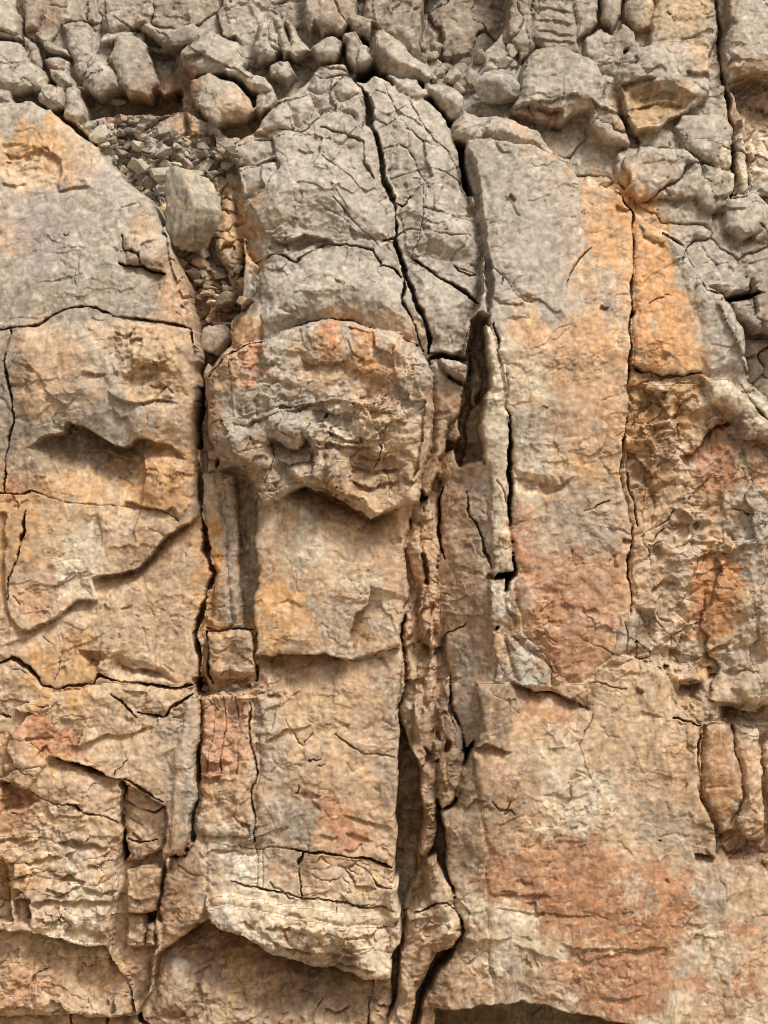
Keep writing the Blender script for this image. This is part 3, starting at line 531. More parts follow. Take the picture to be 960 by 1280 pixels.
# ---- lower right wall
M('low', [(600,852),(640,850),(668,868),(690,866),(732,884),(738,858),(760,830),(800,824),(832,842),(846,884),(872,910),(876,980),(892,1030),(898,1060),(900,1070),(930,1078),(958,1084),(1050,1090),(1050,1290),(960,1290),(800,1284),(740,1273),(690,1263),(650,1256),(610,1262),(608,1130),(606,1062),(600,1000),(586,942),(600,920)], -.05, 'wall_face', rw=7, rh=.22, ro=.5)
M('low', [(586,942),(602,1000),(608,1062),(611,1130),(612,1262),(550,1270),(540,1420),(510,1420),(522,1260),(560,1200),(580,1160),(560,1090),(552,1014),(568,1006),(578,960)], .35, 'wall_return', gxm=-1.0, rw=5, rh=.1, ro=.8)
L([(640,850),(668,867),(690,865),(732,882)], .5, 18, 2); C([(668,868),(692,867),(715,874),(734,884)], 3, .6)
L([(586,938),(604,926),(625,934),(640,944)], .35, 16); C([(740,880),(735,900),(725,930),(742,980)], 1.2, .1, False)
C([(740,855),(760,858),(785,860)], 1.6, .2, False); L([(796,858),(806,864)], .3, 5); L([(800,884),(812,890),(830,898)], .1, 8)
C([(874,910),(872,945),(880,990),(890,1030)], 2.2, .45); L([(868,1066),(880,1068),(893,1067)], .5, 8)
L([(610,1114),(640,1116),(690,1120)], .12, 12); L([(620,1136),(680,1140),(760,1146)], .08, 12); L([(700,1178),(760,1184),(830,1182)], .12, 12); L([(640,1180),(700,1196)], .1, 12); L([(740,1236),(800,1236)], .08, 10)
M('low', [(544,1262),(610,1250),(650,1244),(690,1250),(740,1260),(800,1272),(960,1284),(1050,1286),(1050,1420),(540,1420)], 4.5, 'undercut_face', rh=0, ro=1)
L([(520,1262),(600,1251),(650,1244),(690,1250),(740,1260),(800,1272),(960,1284)], .4, 40, 2)
M('blocks', [(875,908),(1050,905),(1050,1085),(958,1082),(930,1078),(900,1070),(893,1040),(880,985)], .6, 'recess_back', rh=0, ro=1.0)
M('blocks', [(876,908),(918,906),(922,940),(926,980),(924,1006),(914,1040),(898,1042),(884,990)], .15, 'rock_block', rw=7, rh=.35, ro=.6)
M('blocks', [(920,908),(946,908),(954,940),(956,1000),(954,1052),(934,1050),(922,1036),(928,990)], .1, 'rock_block', rw=6, rh=.3, ro=.8)
M('blocks', [(958,906),(1050,906),(1050,1050),(966,1050),(962,980),(956,950)], .2, 'rock_block', rw=6, rh=.3)
M('blocks', [(950,1078),(1050,1060),(1050,1120),(966,1110)], .0, 'rock_block', rw=6, rh=.3)

# ------------------------------------------------------------------ small chipped edges and short cracks
rk = random.Random(11)
for q_ in range(1100):
    x_, y_ = rk.uniform(-40, 1000), rk.uniform(-40, 1320)
    ro_ = float(rough[min(NY - 1, max(0, int((y_ - Y0) / STEP))), min(NX - 1, max(0, int((x_ - X0) / STEP)))])
    cl_ = float(gn(np.array([x_ / 90]), np.array([y_ / 90]), 401)[0])
    if rk.random() > (.1 + .5 * ro_) * (.5 + 2.2 * cl_): continue
    ln = rk.choice((6, 8, 12, 18, 28, 44)) * rk.uniform(.7, 1.3); an = rk.gauss(.08, .45) if rk.random() < .72 else rk.uniform(.9, 2.2)
    pt = [(x_ + math.cos(an) * ln * k + rk.uniform(-1, 1) * ln * .12, y_ + math.sin(an) * ln * k + rk.uniform(-1, 1) * ln * .14) for k in (-.5, -.25, 0, .25, .5)]
    if rk.random() < .8: L(pt, rk.uniform(.05, .17) * (.6 + .5 * ro_), rk.uniform(4, 13), 1.2)
    else: C(pt, rk.uniform(.8, 1.5), rk.uniform(.08, .25), False)

# ------------------------------------------------------------------ surface relief
lean = .95 * np.clip((440 - PYY) / 100, 0, None) ** 1.12
rgh = rough
und = .22 * fbm(PXX / 150, PYY / 190, 31, 3)
s1 = scars(WX / 62, WY / 80, 41); s2 = scars((WX + .3 * WY) / 23, WY / 27, 47); s3 = scars(WX / 9.5, (WY + .3 * WX) / 8.5, 53, .6, .7)
f4 = fbm(PXX / 11, PYY / 10, 61, 2)
t = fbm(WX / 70, WY / 95, 71, 4) * 5
terr = (np.floor(t) + np.clip((t - np.floor(t)) * 7, 0, 1))
patchy = np.clip(.6 + 1.2 * fbm(PXX / 60, PYY / 60, 77, 3), .15, 1.6)
e1, c1 = cells((WX + 10 * fbm(PXX / 40, PYY / 40, 83, 2)) / 75, (WY + 10 * fbm(PXX / 40, PYY / 40, 84, 2)) / 95, 85)
vein = np.clip(1 - np.abs(fbm(WX / 17, WY / 14, 87, 3)) * 11, 0, 1) * np.clip(fbm(PXX / 45, PYY / 45, 88, 2) * 3 + .35, 0, 1)
hair = .07 * np.clip(1.2 - e1 * 37 / 1.2, 0, 1) * (fbm(PXX / 60, PYY / 60, 86, 3) > .22)
smooth_r = rgh
relief = und - (.45 * s1 * np.clip(rgh, .55, 1.2) + .24 * s2 * patchy * np.clip(rgh * 1.5 - .45, .2, 2) + .10 * s3 * patchy * np.clip(rgh * 1.4 - .35, .25, 2)) + rgh * .05 * f4 - .028 * terr * np.clip(rgh, .5, 1.2) + .022 * vein * np.clip(rgh, .6, 1.3) + hair * np.clip(rgh, .5, 1.3)
ck = np.clip(.35 + 1.9 * fbm(PXX / 85, PYY / 85, 411, 3), 0, 1.25) * np.clip(rgh, .35, 1.5)
ch = .13 * chunks((WX + 12 * fbm(PXX / 30, PYY / 30, 415, 2)) / 58, (WY - .12 * WX) / 44, 421) + .075 * chunks((WX + .3 * WY + 6 * fbm(PXX / 14, PYY / 14, 416, 2)) / 26, WY / 17, 431) + .035 * chunks((WX - .4 * WY) / 10, WY / 7.5, 441, .8)
def soft3(a):
    b_ = np.pad(a, 1, mode='edge'); b_ = (b_[:-2] + 2 * b_[1:-1] + b_[2:]) / 4
    return (b_[:, :-2] + 2 * b_[:, 1:-1] + b_[:, 2:]) / 4
sd3 = soft3(depth); big_ = soft3(soft3(np.clip((np.abs(sd3 - depth) - .1) * 4, 0, 1).astype(np.float32))); depth_s = sd3 + (soft3(sd3) - sd3) * np.clip(big_ * 2, 0, 1)
D = depth_s + fine_off + ck * ch + lean + groove * 1.1 + relief

# ------------------------------------------------------------------ rock colour (the stone's own stains, and shade painted in on some sides)
PAL = dict(g=(181,169,153), G=(158,144,127), b=(182,172,158), v=(168,155,144), t=(209,179,147), o=(208,166,120), r=(184,140,105),
           p=(226,209,181), d=(166,134,104), k=(204,170,136), y=(182,153,112))
ROWS = """gGGgGGGggGGGGGGGGGgGttGg
gGgggGgggggGgGGGGGgGgtgg
gggGGdggggggggGbgggggggd
gggGddgtgggggggGgGgyyggd
ootgggGgggggggggkggggggp
tttgggGggggggggggktoggGp
gvggggGogggggggvggtoogGg
tvggtgGogggggggvggtooggG
gvgggddGgggggggvgttkoggG
GGGGGtdGggggggggtgttoogG
GtgttkGogGogtgGpotototgG
GttgttdkgttotgGptototogG
GttgttdGgGGtgtdptgtkdypg
GggggtdgggpttgdpgttodtrG
GGGdoogGggGdtddgptotdtrt
oootoogGgGdtttdgpttkdtrg
otptttoGtpttkkGGkbbktgtg
otptdtoGtpttktGGkkkktgog
ktptttoGottptkGGprkktgog
ttttttoGootgtkGGorkkbtog
tootttkGttgtttGGbrrktgog
toottkkrttttgtGGbttttdgg
tktttbkkbtttgdGGotttttdp
kotttbkkgttkgdGGtptttkot
kttttbkkbtktgdGGtppttkot
rttttbkkvGrttdGdkppttgdt
ttgtddgpGGkktdGdkktttgdd
otptddgpptttpdgdkrrkrkgt
ttptddtpptptpdptprrrrkgt
tppdtdtdpptptdtpytrrrkpk
kttkdtgttGGttdtdgkrrrkgk
ktttddttdGtttdttpprrpkkp""".split()
def lin(c):
    c = np.asarray(c, np.float32) / 255.0
    return np.where(c <= .04045, c / 12.92, ((c + .055) / 1.055) ** 2.4)
pal = {k: lin(v) for k, v in PAL.items()}
CM = np.array([[pal[ch] for ch in (r + r[-1] * 24)[:24]] for r in ROWS], np.float32)
for j_ in range(14, 32):
    for i_ in range(24):
        ch_ = (ROWS[j_] + 't' * 24)[i_]
        if ch_ in 'gbvG': CM[j_, i_] = .5 * CM[j_, i_] + .5 * pal['d' if ch_ == 'G' else 't']
CB = (np.roll(CM, 1, 0) + np.roll(CM, -1, 0) + np.roll(CM, 1, 1) + np.roll(CM, -1, 1)) / 4; CM = .7 * CM + .3 * CB
def cmap(x, y, n1=np.zeros((1, 1)), n2=np.zeros((1, 1))):
    u = np.clip(x / 40 - .5, 0, 22.999); v = np.clip(y / 40 - .5, 0, 30.999)
    i = u.astype(int); j = v.astype(int); a = (u - i)[..., None]; b = (v - j)[..., None]
    a = np.clip((a - .5) * 3.4 + .5 + n1[..., None], 0, 1); b = np.clip((b - .5) * 3.4 + .5 + n2[..., None], 0, 1)
    return (CM[j, i] * (1 - a) + CM[j, i + 1] * a) * (1 - b) + (CM[j + 1, i] * (1 - a) + CM[j + 1, i + 1] * a) * b
col = cmap(PXX + 46 * fbm(PXX / 50, PYY / 60, 101, 4, .66), PYY + 54 * fbm(PXX / 45, PYY / 65, 111, 4, .66), 2.4 * fbm(PXX / 26, PYY / 34, 115, 4, .74), 2.4 * fbm(PXX / 26, PYY / 34, 125, 4, .74)).astype(np.float32)
def stain_or_shade(c, pts, a=.8, soft=6, brk=.9, streak=False, rag=7):
    """a stain with its own ragged outline; some patches paint in shade"""
    s = win(pts, 22)
    x = PXX[s] + rag * fbm(PXX[s] / 20, PYY[s] / 20, 121, 3, .7) * 2.4; y = PYY[s] + rag * fbm(PXX[s] / 20, PYY[s] / 20, 131, 3, .7) * 2.4
    m = inside(pts, x, y); dist, _, _ = seg_dist(pts, x, y, True)
    k = np.where(m, np.clip(.5 + dist / (soft * 5), 0, 1), np.clip(.5 - dist / (soft * 2.5), 0, 1))
    sz = min(max(p[0] for p in pts) - min(p[0] for p in pts), 120); ns = max(5, min(20, sz / 4)); n = fbm(PXX[s] / ns, PYY[s] / (ns * 2.0), 141, 4, .74) + .3 * fbm(PXX[s] / 6, PYY[s] / 60, 143, 3, .7); k = np.clip(((k - .5) * 2.0 + brk * 2.3 * n) * 2.6 + .5, 0, 1) * np.clip(k * 5, 0, 1) * a
    if not isinstance(c, str):
        gm = .3 * c[0] + .6 * c[1] + .1 * c[2]; c = [(gm + (v - gm) * .82) * 1.05 + k_ for v, k_ in zip(c, (3, 2, 1))]
    col[s] = col[s] * (1 - k[..., None]) + (pal[c] if isinstance(c, str) else lin(c)) * k[..., None]
ST = [('o', [(0,196),(10,176),(50,160),(76,166),(76,190),(50,194),(26,206),(0,210)], .8), ('o', [(78,180),(92,190),(88,240),(76,236)], .7), ('v', [(18,240),(76,250),(66,330),(50,350),(20,340)], .8),
      ('o', [(160,260),(190,262),(206,290),(170,292)], .5), ((205,150,115), [(205,355),(232,360),(236,402),(214,400)], .8), ('G', [(10,355),(180,350),(190,390),(60,395),(10,400)], .5),
      ((190,150,112), [(20,420),(90,430),(100,510),(70,525),(20,520)], .7), ((178,140,100), [(150,430),(225,440),(235,500),(160,500)], .7), ('b', [(60,500),(110,480),(150,520),(165,552),(120,540),(90,520)], .7),
      ((150,128,100), [(30,562),(85,535),(130,560),(120,590),(32,582)], .8), ((200,150,100), [(130,565),(235,580),(215,640),(160,620)], .8), ((208,165,120), [(20,590),(110,592),(170,630),(40,612)], .8),
      ((196,120,80), [(8,600),(26,595),(24,640),(8,640)], .6), ((196,140,100), [(20,730),(60,745),(70,770),(30,782)], .6), ('o', [(40,800),(75,820),(60,850),(45,830)], .8), ((196,130,90), [(20,890),(90,900),(110,950),(60,940),(30,935)], .8),
      ((176,112,74), [(0,985),(40,985),(48,1005),(0,1018)], .8), ((196,140,96), [(0,1220),(70,1190),(75,1240),(30,1265),(0,1260)], .6), ((212,170,120), [(80,1200),(150,1205),(150,1240),(85,1240)], .6),
      ('o', [(272,262),(292,255),(298,300),(282,330),(272,310)], .8), ((210,140,100), [(300,430),(326,424),(328,475),(305,490)], .8), ((205,135,90), [(402,402),(425,405),(424,448),(406,444)], .9), ((214,150,96), [(446,402),(468,410),(466,462),(446,458)], .95), ((196,140,100), [(470,430),(500,440),(500,520),(470,520)], .5),
      ('b', [(425,402),(446,404),(440,445),(425,440)], .6), ((226,216,196), [(404,512),(432,508),(452,520),(448,548),(420,540)], .8), ((186,150,108), [(425,560),(485,560),(512,590),(480,630),(430,605)], .8), ('b', [(340,515),(375,508),(384,545),(345,550)], .6), ('b', [(345,575),(420,570),(415,600),(350,612)], .6),
      ((222,170,112), [(322,735),(345,725),(380,745),(400,775),(350,790),(335,800)], .9), ('b', [(385,750),(440,745),(430,812),(390,800)], .5), ((160,118,80), [(437,775),(460,760),(468,800),(455,822),(438,815)], .7), ((196,160,122), [(330,830),(440,835),(470,880),(350,880)], .5), ((206,168,118), [(350,870),(440,870),(430,920),(360,920)], .6),
      ((200,130,70), [(262,640),(272,640),(278,720),(266,720)], .7), ('b', [(276,650),(296,650),(298,780),(282,780)], .7), ((134,122,100), [(298,610),(320,615),(322,780),(302,780)], .8), ((190,120,90), [(252,880),(312,880),(312,960),(256,970)], .5), ((176,100,76), [(255,955),(278,955),(275,975),(257,972)], .8), ('b', [(227,875),(246,875),(246,1050),(225,1050)], .8), ('b', [(316,870),(332,860),(330,960),(318,960)], .7),  # dark greenish strip: shade of the dike's left-facing side painted into the colour
      ((150,140,124), [(325,1005),(380,1000),(395,1030),(380,1060),(330,1030)], .8), ((196,130,90), [(392,990),(440,1010),(470,1050),(430,1060),(400,1020)], .7), ((226,214,196), [(275,1065),(318,1065),(315,1110),(290,1110)], .7), ((198,128,92), [(335,1082),(365,1082),(362,1100),(338,1100)], .5), ('p', [(340,1112),(420,1128),(420,1142),(330,1125)], .7), ((186,182,164), [(258,1130),(310,1140),(300,1160),(270,1155)], .7),
      ((158,128,96), [(170,1190),(330,1180),(470,1225),(470,1280),(170,1280)], .35), ('b', [(210,1195),(230,1190),(235,1240),(215,1250)], .6), ((204,166,110), [(280,1200),(310,1190),(315,1250),(285,1260)], .7),
      ((172,128,92), [(535,480),(570,490),(555,560),(548,610),(528,600)], .6), ((176,140,108), [(550,650),(600,720),(600,790),(560,800)], .5), ('b', [(575,590),(612,580),(615,720),(600,700)], .6), ((160,150,136), [(560,800),(605,800),(595,920),(575,930)], .5), ((196,150,116), [(508,660),(548,690),(545,800),(510,790)], .5),
      ('p', [(606,450),(634,470),(638,640),(636,712),(614,712),(606,560)], .75), ((236,218,192), [(616,724),(634,726),(636,766),(618,770)], .8), ((228,190,146), [(618,786),(632,792),(640,836),(622,830)], .7), ((176,176,166), [(636,795),(660,815),(690,850),(660,862),(642,840)], .8),
      ((215,205,185), [(590,405),(606,400),(604,470),(596,480)], .3), ('v', [(584,200),(600,240),(612,330),(600,330),(588,250)], .7),  # violet strip: the slab's left-facing side painted as shaded
      ((206,160,118), [(640,390),(690,410),(720,420),(780,480),(770,560),(700,560),(690,470),(640,430)], .6), ((214,160,112), [(685,225),(745,245),(760,300),(720,320),(715,400),(760,400),(780,460),(720,440),(695,410),(700,300)], .55), ((196,146,106), [(640,600),(700,595),(720,610),(690,625)], .6), ('b', [(640,510),(680,520),(690,580),(645,585)], .5),
      ((172,156,140), [(700,600),(780,600),(780,690),(700,690)], .5), ((184,130,96), [(640,690),(780,690),(785,760),(735,850),(690,830),(650,770)], .7), ((190,116,78), [(640,620),(660,620),(665,720),(640,710)], .5),
      ((212,154,102), [(732,275),(785,262),(788,340),(772,400),(750,330),(735,310)], .8), ('b', [(745,340),(775,345),(770,390),(750,385)], .4), ((216,154,98), [(792,300),(812,300),(835,330),(862,400),(868,455),(840,466),(795,455)], .95), ((166,142,112), [(835,355),(850,360),(862,400),(845,400)], .5), ('g', [(812,275),(850,305),(915,395),(930,465),(880,462),(865,390),(840,330)], .9),
      ((196,146,92), [(838,480),(880,480),(878,530),(850,540),(838,520)], .8), ((170,124,76), [(790,500),(835,490),(830,620),(795,640)], .6), ('p', [(880,466),(960,510),(960,545),(900,490)], .8), ((150,86,52), [(860,565),(905,520),(918,520),(870,572)], .8), ((184,120,86), [(860,570),(930,545),(930,600),(900,620),(880,600)], .5), ((188,124,90), [(938,552),(960,552),(960,600),(940,600)], .7), ('b', [(920,610),(960,600),(960,740),(930,720),(910,690)], .7),  # dark red brown gash: shade of the slot painted in
      ((192,128,76), [(868,705),(890,690),(918,695),(930,730),(922,780),(895,805),(870,800),(862,760)], .9), ((140,116,88), [(795,765),(822,765),(820,802),(798,802)], .8), ('b', [(772,772),(798,772),(798,815),(770,815)], .8), ('b', [(890,800),(930,790),(935,830),(900,850)], .6),
      ((162,114,76), [(880,915),(918,910),(925,1000),(900,1035),(888,990)], .8), ((140,100,72), [(895,1035),(955,1060),(955,1085),(900,1075)], .7), ((214,160,124), [(922,940),(945,920),(950,960),(930,980)], .5),
      ((186,124,84), [(640,860),(720,880),(715,905),(650,900)], .7), ((198,150,110), [(590,930),(630,940),(640,990),(605,990)], .6), ((206,170,132), [(640,900),(730,910),(730,1000),(650,1000)], .4), ((176,164,146), [(770,990),(850,1010),(870,1060),(800,1060)], .5),
      ((186,128,90), [(612,1060),(700,1050),(740,1040),(790,1080),(860,1090),(870,1130),(850,1175),(760,1150),(690,1150),(640,1120),(612,1118)], .85), ((172,118,80), [(620,1120),(700,1120),(820,1150),(830,1180),(770,1185),(690,1170),(650,1140)], .7), ((182,126,90), [(670,1190),(830,1185),(828,1265),(760,1255),(690,1215)], .8), ('p', [(612,1125),(660,1140),(680,1170),(720,1195),(660,1200),(615,1150)], .8), ('p', [(700,1178),(790,1180),(790,1186),(705,1185)], .8),
      ('b', [(620,1150),(640,1165),(660,1230),(650,1250),(630,1200)], .8), ('b', [(870,1105),(905,1110),(910,1140),(875,1140)], .7), ('b', [(845,1180),(880,1185),(870,1215),(845,1210)], .7), ((180,110,74), [(900,1150),(948,1155),(945,1170),(905,1168)], .7), ((180,116,82), [(855,1215),(878,1215),(878,1232),(858,1232)], .8), ((180,116,82), [(912,1215),(948,1210),(945,1240),(915,1240)], .8), ('p', [(780,1090),(800,1095),(802,1140),(780,1130)], .6), ('b', [(805,1110),(825,1120),(822,1138),(808,1136)], .7), ('p', [(870,1160),(900,1165),(890,1200),(840,1190)], .6), ('p', [(830,1230),(860,1240),(850,1262),(800,1270)], .5),
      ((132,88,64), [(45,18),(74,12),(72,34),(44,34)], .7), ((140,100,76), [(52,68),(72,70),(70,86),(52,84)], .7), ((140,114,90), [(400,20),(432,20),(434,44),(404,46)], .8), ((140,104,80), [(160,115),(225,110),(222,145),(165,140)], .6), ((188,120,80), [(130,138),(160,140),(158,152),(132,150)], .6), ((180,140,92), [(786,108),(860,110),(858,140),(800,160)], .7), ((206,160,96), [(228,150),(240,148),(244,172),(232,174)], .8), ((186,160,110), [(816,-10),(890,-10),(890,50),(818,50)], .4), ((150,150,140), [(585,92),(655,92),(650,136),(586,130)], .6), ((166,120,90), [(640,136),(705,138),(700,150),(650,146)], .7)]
ST += [('g', [(600,190),(650,186),(692,202),(722,232),(728,300),(716,330),(712,396),(692,410),(664,384),(640,362),(616,334),(606,270)], .95), ('g', [(738,330),(770,336),(776,392),(752,392)], .5), ('p', [(640,425),(690,440),(692,500),(650,500)], .6), ((206,140,94), [(755,244),(780,256),(778,272),(758,266)], .8)]
for c_, p_, a_ in ST: stain_or_shade(c_, p_, a_ * .88)
gw = np.clip(fbm(PXX / 24, PYY / 30, 451, 4, .76) * 3.4 - .35, 0, 1) * np.clip(.55 - (PYY - 350) / 1200, .22, .5); bw = np.clip(fbm(PXX / 18, PYY / 26, 461, 4, .76) * 3.4 - .55, 0, 1) * .4 * np.clip((PYY - 300) / 250, .3, 1)
pw = np.clip(fbm(WX / 16, WY / 14, 471, 3, .76) * 3.4 - .6, 0, 1) * .45
vs = fbm(WX / 5.5, PYY / 110, 481, 4, .7); vm = np.clip(fbm(PXX / 70, PYY / 120, 485, 3) * 3 + .55, 0, 1) * np.clip((PYY - 330) / 120, 0, 1)
hz = np.clip(fbm(PXX / 34, WY / 4.5, 491, 4, .7) * 4 - .55, 0, 1) * np.clip(fbm(PXX / 60, PYY / 40, 495, 2) * 2 + .6, 0, 1) * np.clip((PYY - 1020) / 60, 0, 1) * np.clip((PXX - 590) / 20, 0, 1)
for c_, k_ in (((226,200,168), hz * .75), ((160,118,84), np.clip(vs * 4 - .6, 0, 1) * vm * .55), ((220,200,172), np.clip(-vs * 4 - .8, 0, 1) * vm * .45), ((176,166,152), gw), ((172,130,94), bw), ((222,206,182), pw)): col = col + (lin(c_) - col) * k_[..., None].astype(np.float32)
lum = 1 + .16 * fbm(PXX / 38, PYY / 45, 151, 4) + .38 * fbm(PXX / 13, PYY / 12, 161, 3, .7) + .25 * gn(PXX / 5.2 + PYY / 11, PYY / 4.8 - PXX / 13, 165) * np.clip(.55 + 1.6 * fbm(PXX / 50, PYY / 60, 166, 3), .15, 1.2) - .32 * vein
streaks = 1 + .12 * fbm(WX / 7, WY / 90, 171, 3) * np.clip((PYY - 380) / 150, 0, 1)
hue = fbm(PXX / 30, PYY / 40, 181, 4)
warm = fbm(PXX / 12, PYY / 16, 191, 3)
orangey = np.clip((PYY - 380) / 200, .15, 1)
col *= np.clip(lum * streaks, .45, 1.5)[..., None].astype(np.float32)
col[..., 0] *= 1 + (.05 * hue + .05 * warm) * orangey; col[..., 2] *= 1 - (.10 * hue + .12 * warm) * orangey
fl = np.clip(fbm(WX / 9, WY / 7, 201, 2) * 3.2 - .95, 0, 1) * np.clip(.5 + fbm(PXX / 80, PYY / 80, 211, 2) * 2, 0, 1)
col = col + (pal['p'] - col) * (fl * .5)[..., None]
sp = np.clip(fbm(WX / 6, WY / 6, 221, 2) * 3 - 1.0, 0, 1)
col = col * (1 - .18 * sp)[..., None]
ALB = .80
gr_ = col @ np.array([.3, .6, .1], np.float32); col = gr_[..., None] + (col - gr_[..., None]) * 1.02
col = np.clip(col * ALB, .012, .85).astype(np.float32)

# ------------------------------------------------------------------ pieces: flood between the open joints
SUB = 2
mm = mass[::SUB, ::SUB]; bb = barrier[::SUB, ::SUB]; vv = vcell[::SUB, ::SUB]
key = mm.astype(np.int64) * 10 ** 8 + vv
hN, wN = mm.shape
lab = np.full((hN, wN), -1, np.int32); keyl = key.tolist(); bl = bb.tolist(); labl = lab.tolist(); sizes = []
for j in range(hN):
    for i in range(wN):
        if labl[j][i] >= 0 or bl[j][i]: continue
        k = keyl[j][i]; n = len(sizes); stack = [(j, i)]; labl[j][i] = n; c = 0
        while stack:
            a, b = stack.pop(); c += 1
            for a2, b2 in ((a + 1, b), (a - 1, b), (a, b + 1), (a, b - 1)):
                if 0 <= a2 < hN and 0 <= b2 < wN and labl[a2][b2] < 0 and not bl[a2][b2] and keyl[a2][b2] == k:
                    labl[a2][b2] = n; stack.append((a2, b2))
        sizes.append(c)
lab = np.array(labl, np.int32)
small = np.array([s < 45 for s in sizes])
lab[(lab >= 0) & small[np.clip(lab, 0, None)]] = -1
for same in (True,) * 30 + (False,) * 60:
    if (lab >= 0).all(): break
    new = lab.copy()
    for dj, di in ((0, 1), (0, -1), (1, 0), (-1, 0)):
        sh = np.full_like(lab, -1); ms = np.full_like(mm, -1)
        js, jd = (slice(max(0, -dj), hN - max(0, dj)), slice(max(0, dj), hN + min(0, dj)))
        is_, id_ = (slice(max(0, -di), wN - max(0, di)), slice(max(0, di), wN + min(0, di)))
        sh[jd, id_] = lab[js, is_]; ms[jd, id_] = mm[js, is_]
        u = (new < 0) & (sh >= 0)
        if same: u &= ms == mm
        new[u] = sh[u]
    lab = new
labf = np.repeat(np.repeat(lab, SUB, 0), SUB, 1)[:NY - 1, :NX - 1]

# ------------------------------------------------------------------ world positions
def blur(a, n):
    for _ in range(3):
        for ax in (0, 1):
            c = np.cumsum(np.concatenate([np.repeat(np.take(a, [0], ax), n + 1, ax), a, np.repeat(np.take(a, [-1], ax), n, ax)], ax), ax)
            L_ = a.shape[ax]
            a = (np.take(c, range(2 * n + 1, 2 * n + 1 + L_), ax) - np.take(c, range(0, L_), ax)) / (2 * n + 1)
    return a
base_lean = -(PYY - 640) * PX * math.tan(PITCH)
coarse = (depth + lean)[::8, ::8].astype(np.float64)
coarse = blur(coarse, 6)
coarse = np.repeat(np.repeat(coarse, 8, 0), 8, 1)[:NY, :NX]; coarse = blur(coarse, 6)
scale = 1 + (base_lean + coarse) / DIST
U = (PXX - 480) * PX * scale; Vv = -(PYY - 640) * PX * scale; Wd = D + base_lean
POS = O + U[..., None] * np.array([1.0, 0, 0]) + Vv[..., None] * AV + Wd[..., None] * AW
def at(px, py, dd=0.0):
    i = int(np.clip((px - X0) / STEP, 0, NX - 1)); j = int(np.clip((py - Y0) / STEP, 0, NY - 1))
    return Vector(POS[j, i] + AW * dd)

# ------------------------------------------------------------------ material
def nd(t, kind, **kw):
    n = t.nodes.new(kind)
    for k, v in kw.items(): setattr(n, k, v)
    return n
def rock_material(name, color=None, var=.2):
    m = bpy.data.materials.new(name); m.use_nodes = True; t = m.node_tree; b = t.nodes['Principled BSDF']
    b.inputs['Roughness'].default_value = .92; b.inputs['Specular IOR Level'].default_value = .12
    geo = nd(t, 'ShaderNodeNewGeometry')
    n1 = nd(t, 'ShaderNodeTexNoise'); n1.inputs['Scale'].default_value = 4.0; n1.inputs['Detail'].default_value = 2; n1.inputs['Roughness'].default_value = .6
    t.links.new(geo.outputs['Position'], n1.inputs['Vector'])
    mr = nd(t, 'ShaderNodeMapRange'); mr.inputs['From Min'].default_value = .33; mr.inputs['From Max'].default_value = .67
    mr.inputs['To Min'].default_value = 1 - var; mr.inputs['To Max'].default_value = 1 + var
    t.links.new(n1.outputs['Fac'], mr.inputs['Value'])
    mx = nd(t, 'ShaderNodeMix', data_type='RGBA', blend_type='MULTIPLY'); mx.inputs[0].default_value = 1
    if color is None:
        at_ = nd(t, 'ShaderNodeAttribute', attribute_name='stone'); t.links.new(at_.outputs['Color'], mx.inputs[6])
    else: mx.inputs[6].default_value = (*color, 1)
    t.links.new(mr.outputs[0], mx.inputs[7]); t.links.new(mx.outputs[2], b.inputs['Base Color'])
    n2 = nd(t, 'ShaderNodeTexNoise'); n2.inputs['Scale'].default_value = 4.5; n2.inputs['Detail'].default_value = 1.5; n2.inputs['Roughness'].default_value = .6
    t.links.new(geo.outputs['Position'], n2.inputs['Vector'])
    bp = nd(t, 'ShaderNodeBump'); bp.inputs['Strength'].default_value = .4; bp.inputs['Distance'].default_value = .07
    t.links.new(n2.outputs['Fac'], bp.inputs['Height']); t.links.new(bp.outputs[0], b.inputs['Normal'])
    return m
ROCK = rock_material('weathered_limestone')

# ------------------------------------------------------------------ build the pieces
coll = sc.collection
def mesh_obj(name, verts, faces, mat, parent=None, cols=None, smooth=None):
    me = bpy.data.meshes.new(name)
    verts = np.asarray(verts, np.float32); nv = len(verts); nf = len(faces)
    me.vertices.add(nv); me.vertices.foreach_set('co', verts.ravel())
    faces = np.asarray(faces, np.int32); k = faces.shape[1]
    me.loops.add(nf * k); me.loops.foreach_set('vertex_index', faces.ravel())
    me.polygons.add(nf); me.polygons.foreach_set('loop_start', np.arange(0, nf * k, k, dtype=np.int32))
    me.polygons.foreach_set('use_smooth', np.ones(nf, bool) if smooth is None else smooth)
    if cols is not None:
        a = me.color_attributes.new('stone', 'FLOAT_COLOR', 'POINT')
        a.data.foreach_set('color', np.concatenate([cols, np.ones((nv, 1), np.float32)], 1).astype(np.float32).ravel())
    me.update(calc_edges=True); me.materials.append(mat)
    o = bpy.data.objects.new(name, me); coll.objects.link(o)
    if parent is not None: o.parent = parent; o.matrix_parent_inverse = parent.matrix_world.inverted()
    return o
roots = {}
flatPOS = POS.reshape(-1, 3); flatC = col.reshape(-1, 3)
order = np.argsort(labf.ravel(), kind='stable'); sl = labf.ravel()[order]
starts = np.concatenate([[0], np.nonzero(np.diff(sl))[0] + 1, [len(sl)]])
pieces = []
for a, b in zip(starts[:-1], starts[1:]):
    cells_ = order[a:b]; j = cells_ // (NX - 1); i = cells_ % (NX - 1)
    mi = np.bincount(mass[j, i]).argmax()
    pieces.append((MASS_THING[mi] or 'upwall', MASS_PIECE[mi] or 'rock_face', j, i))
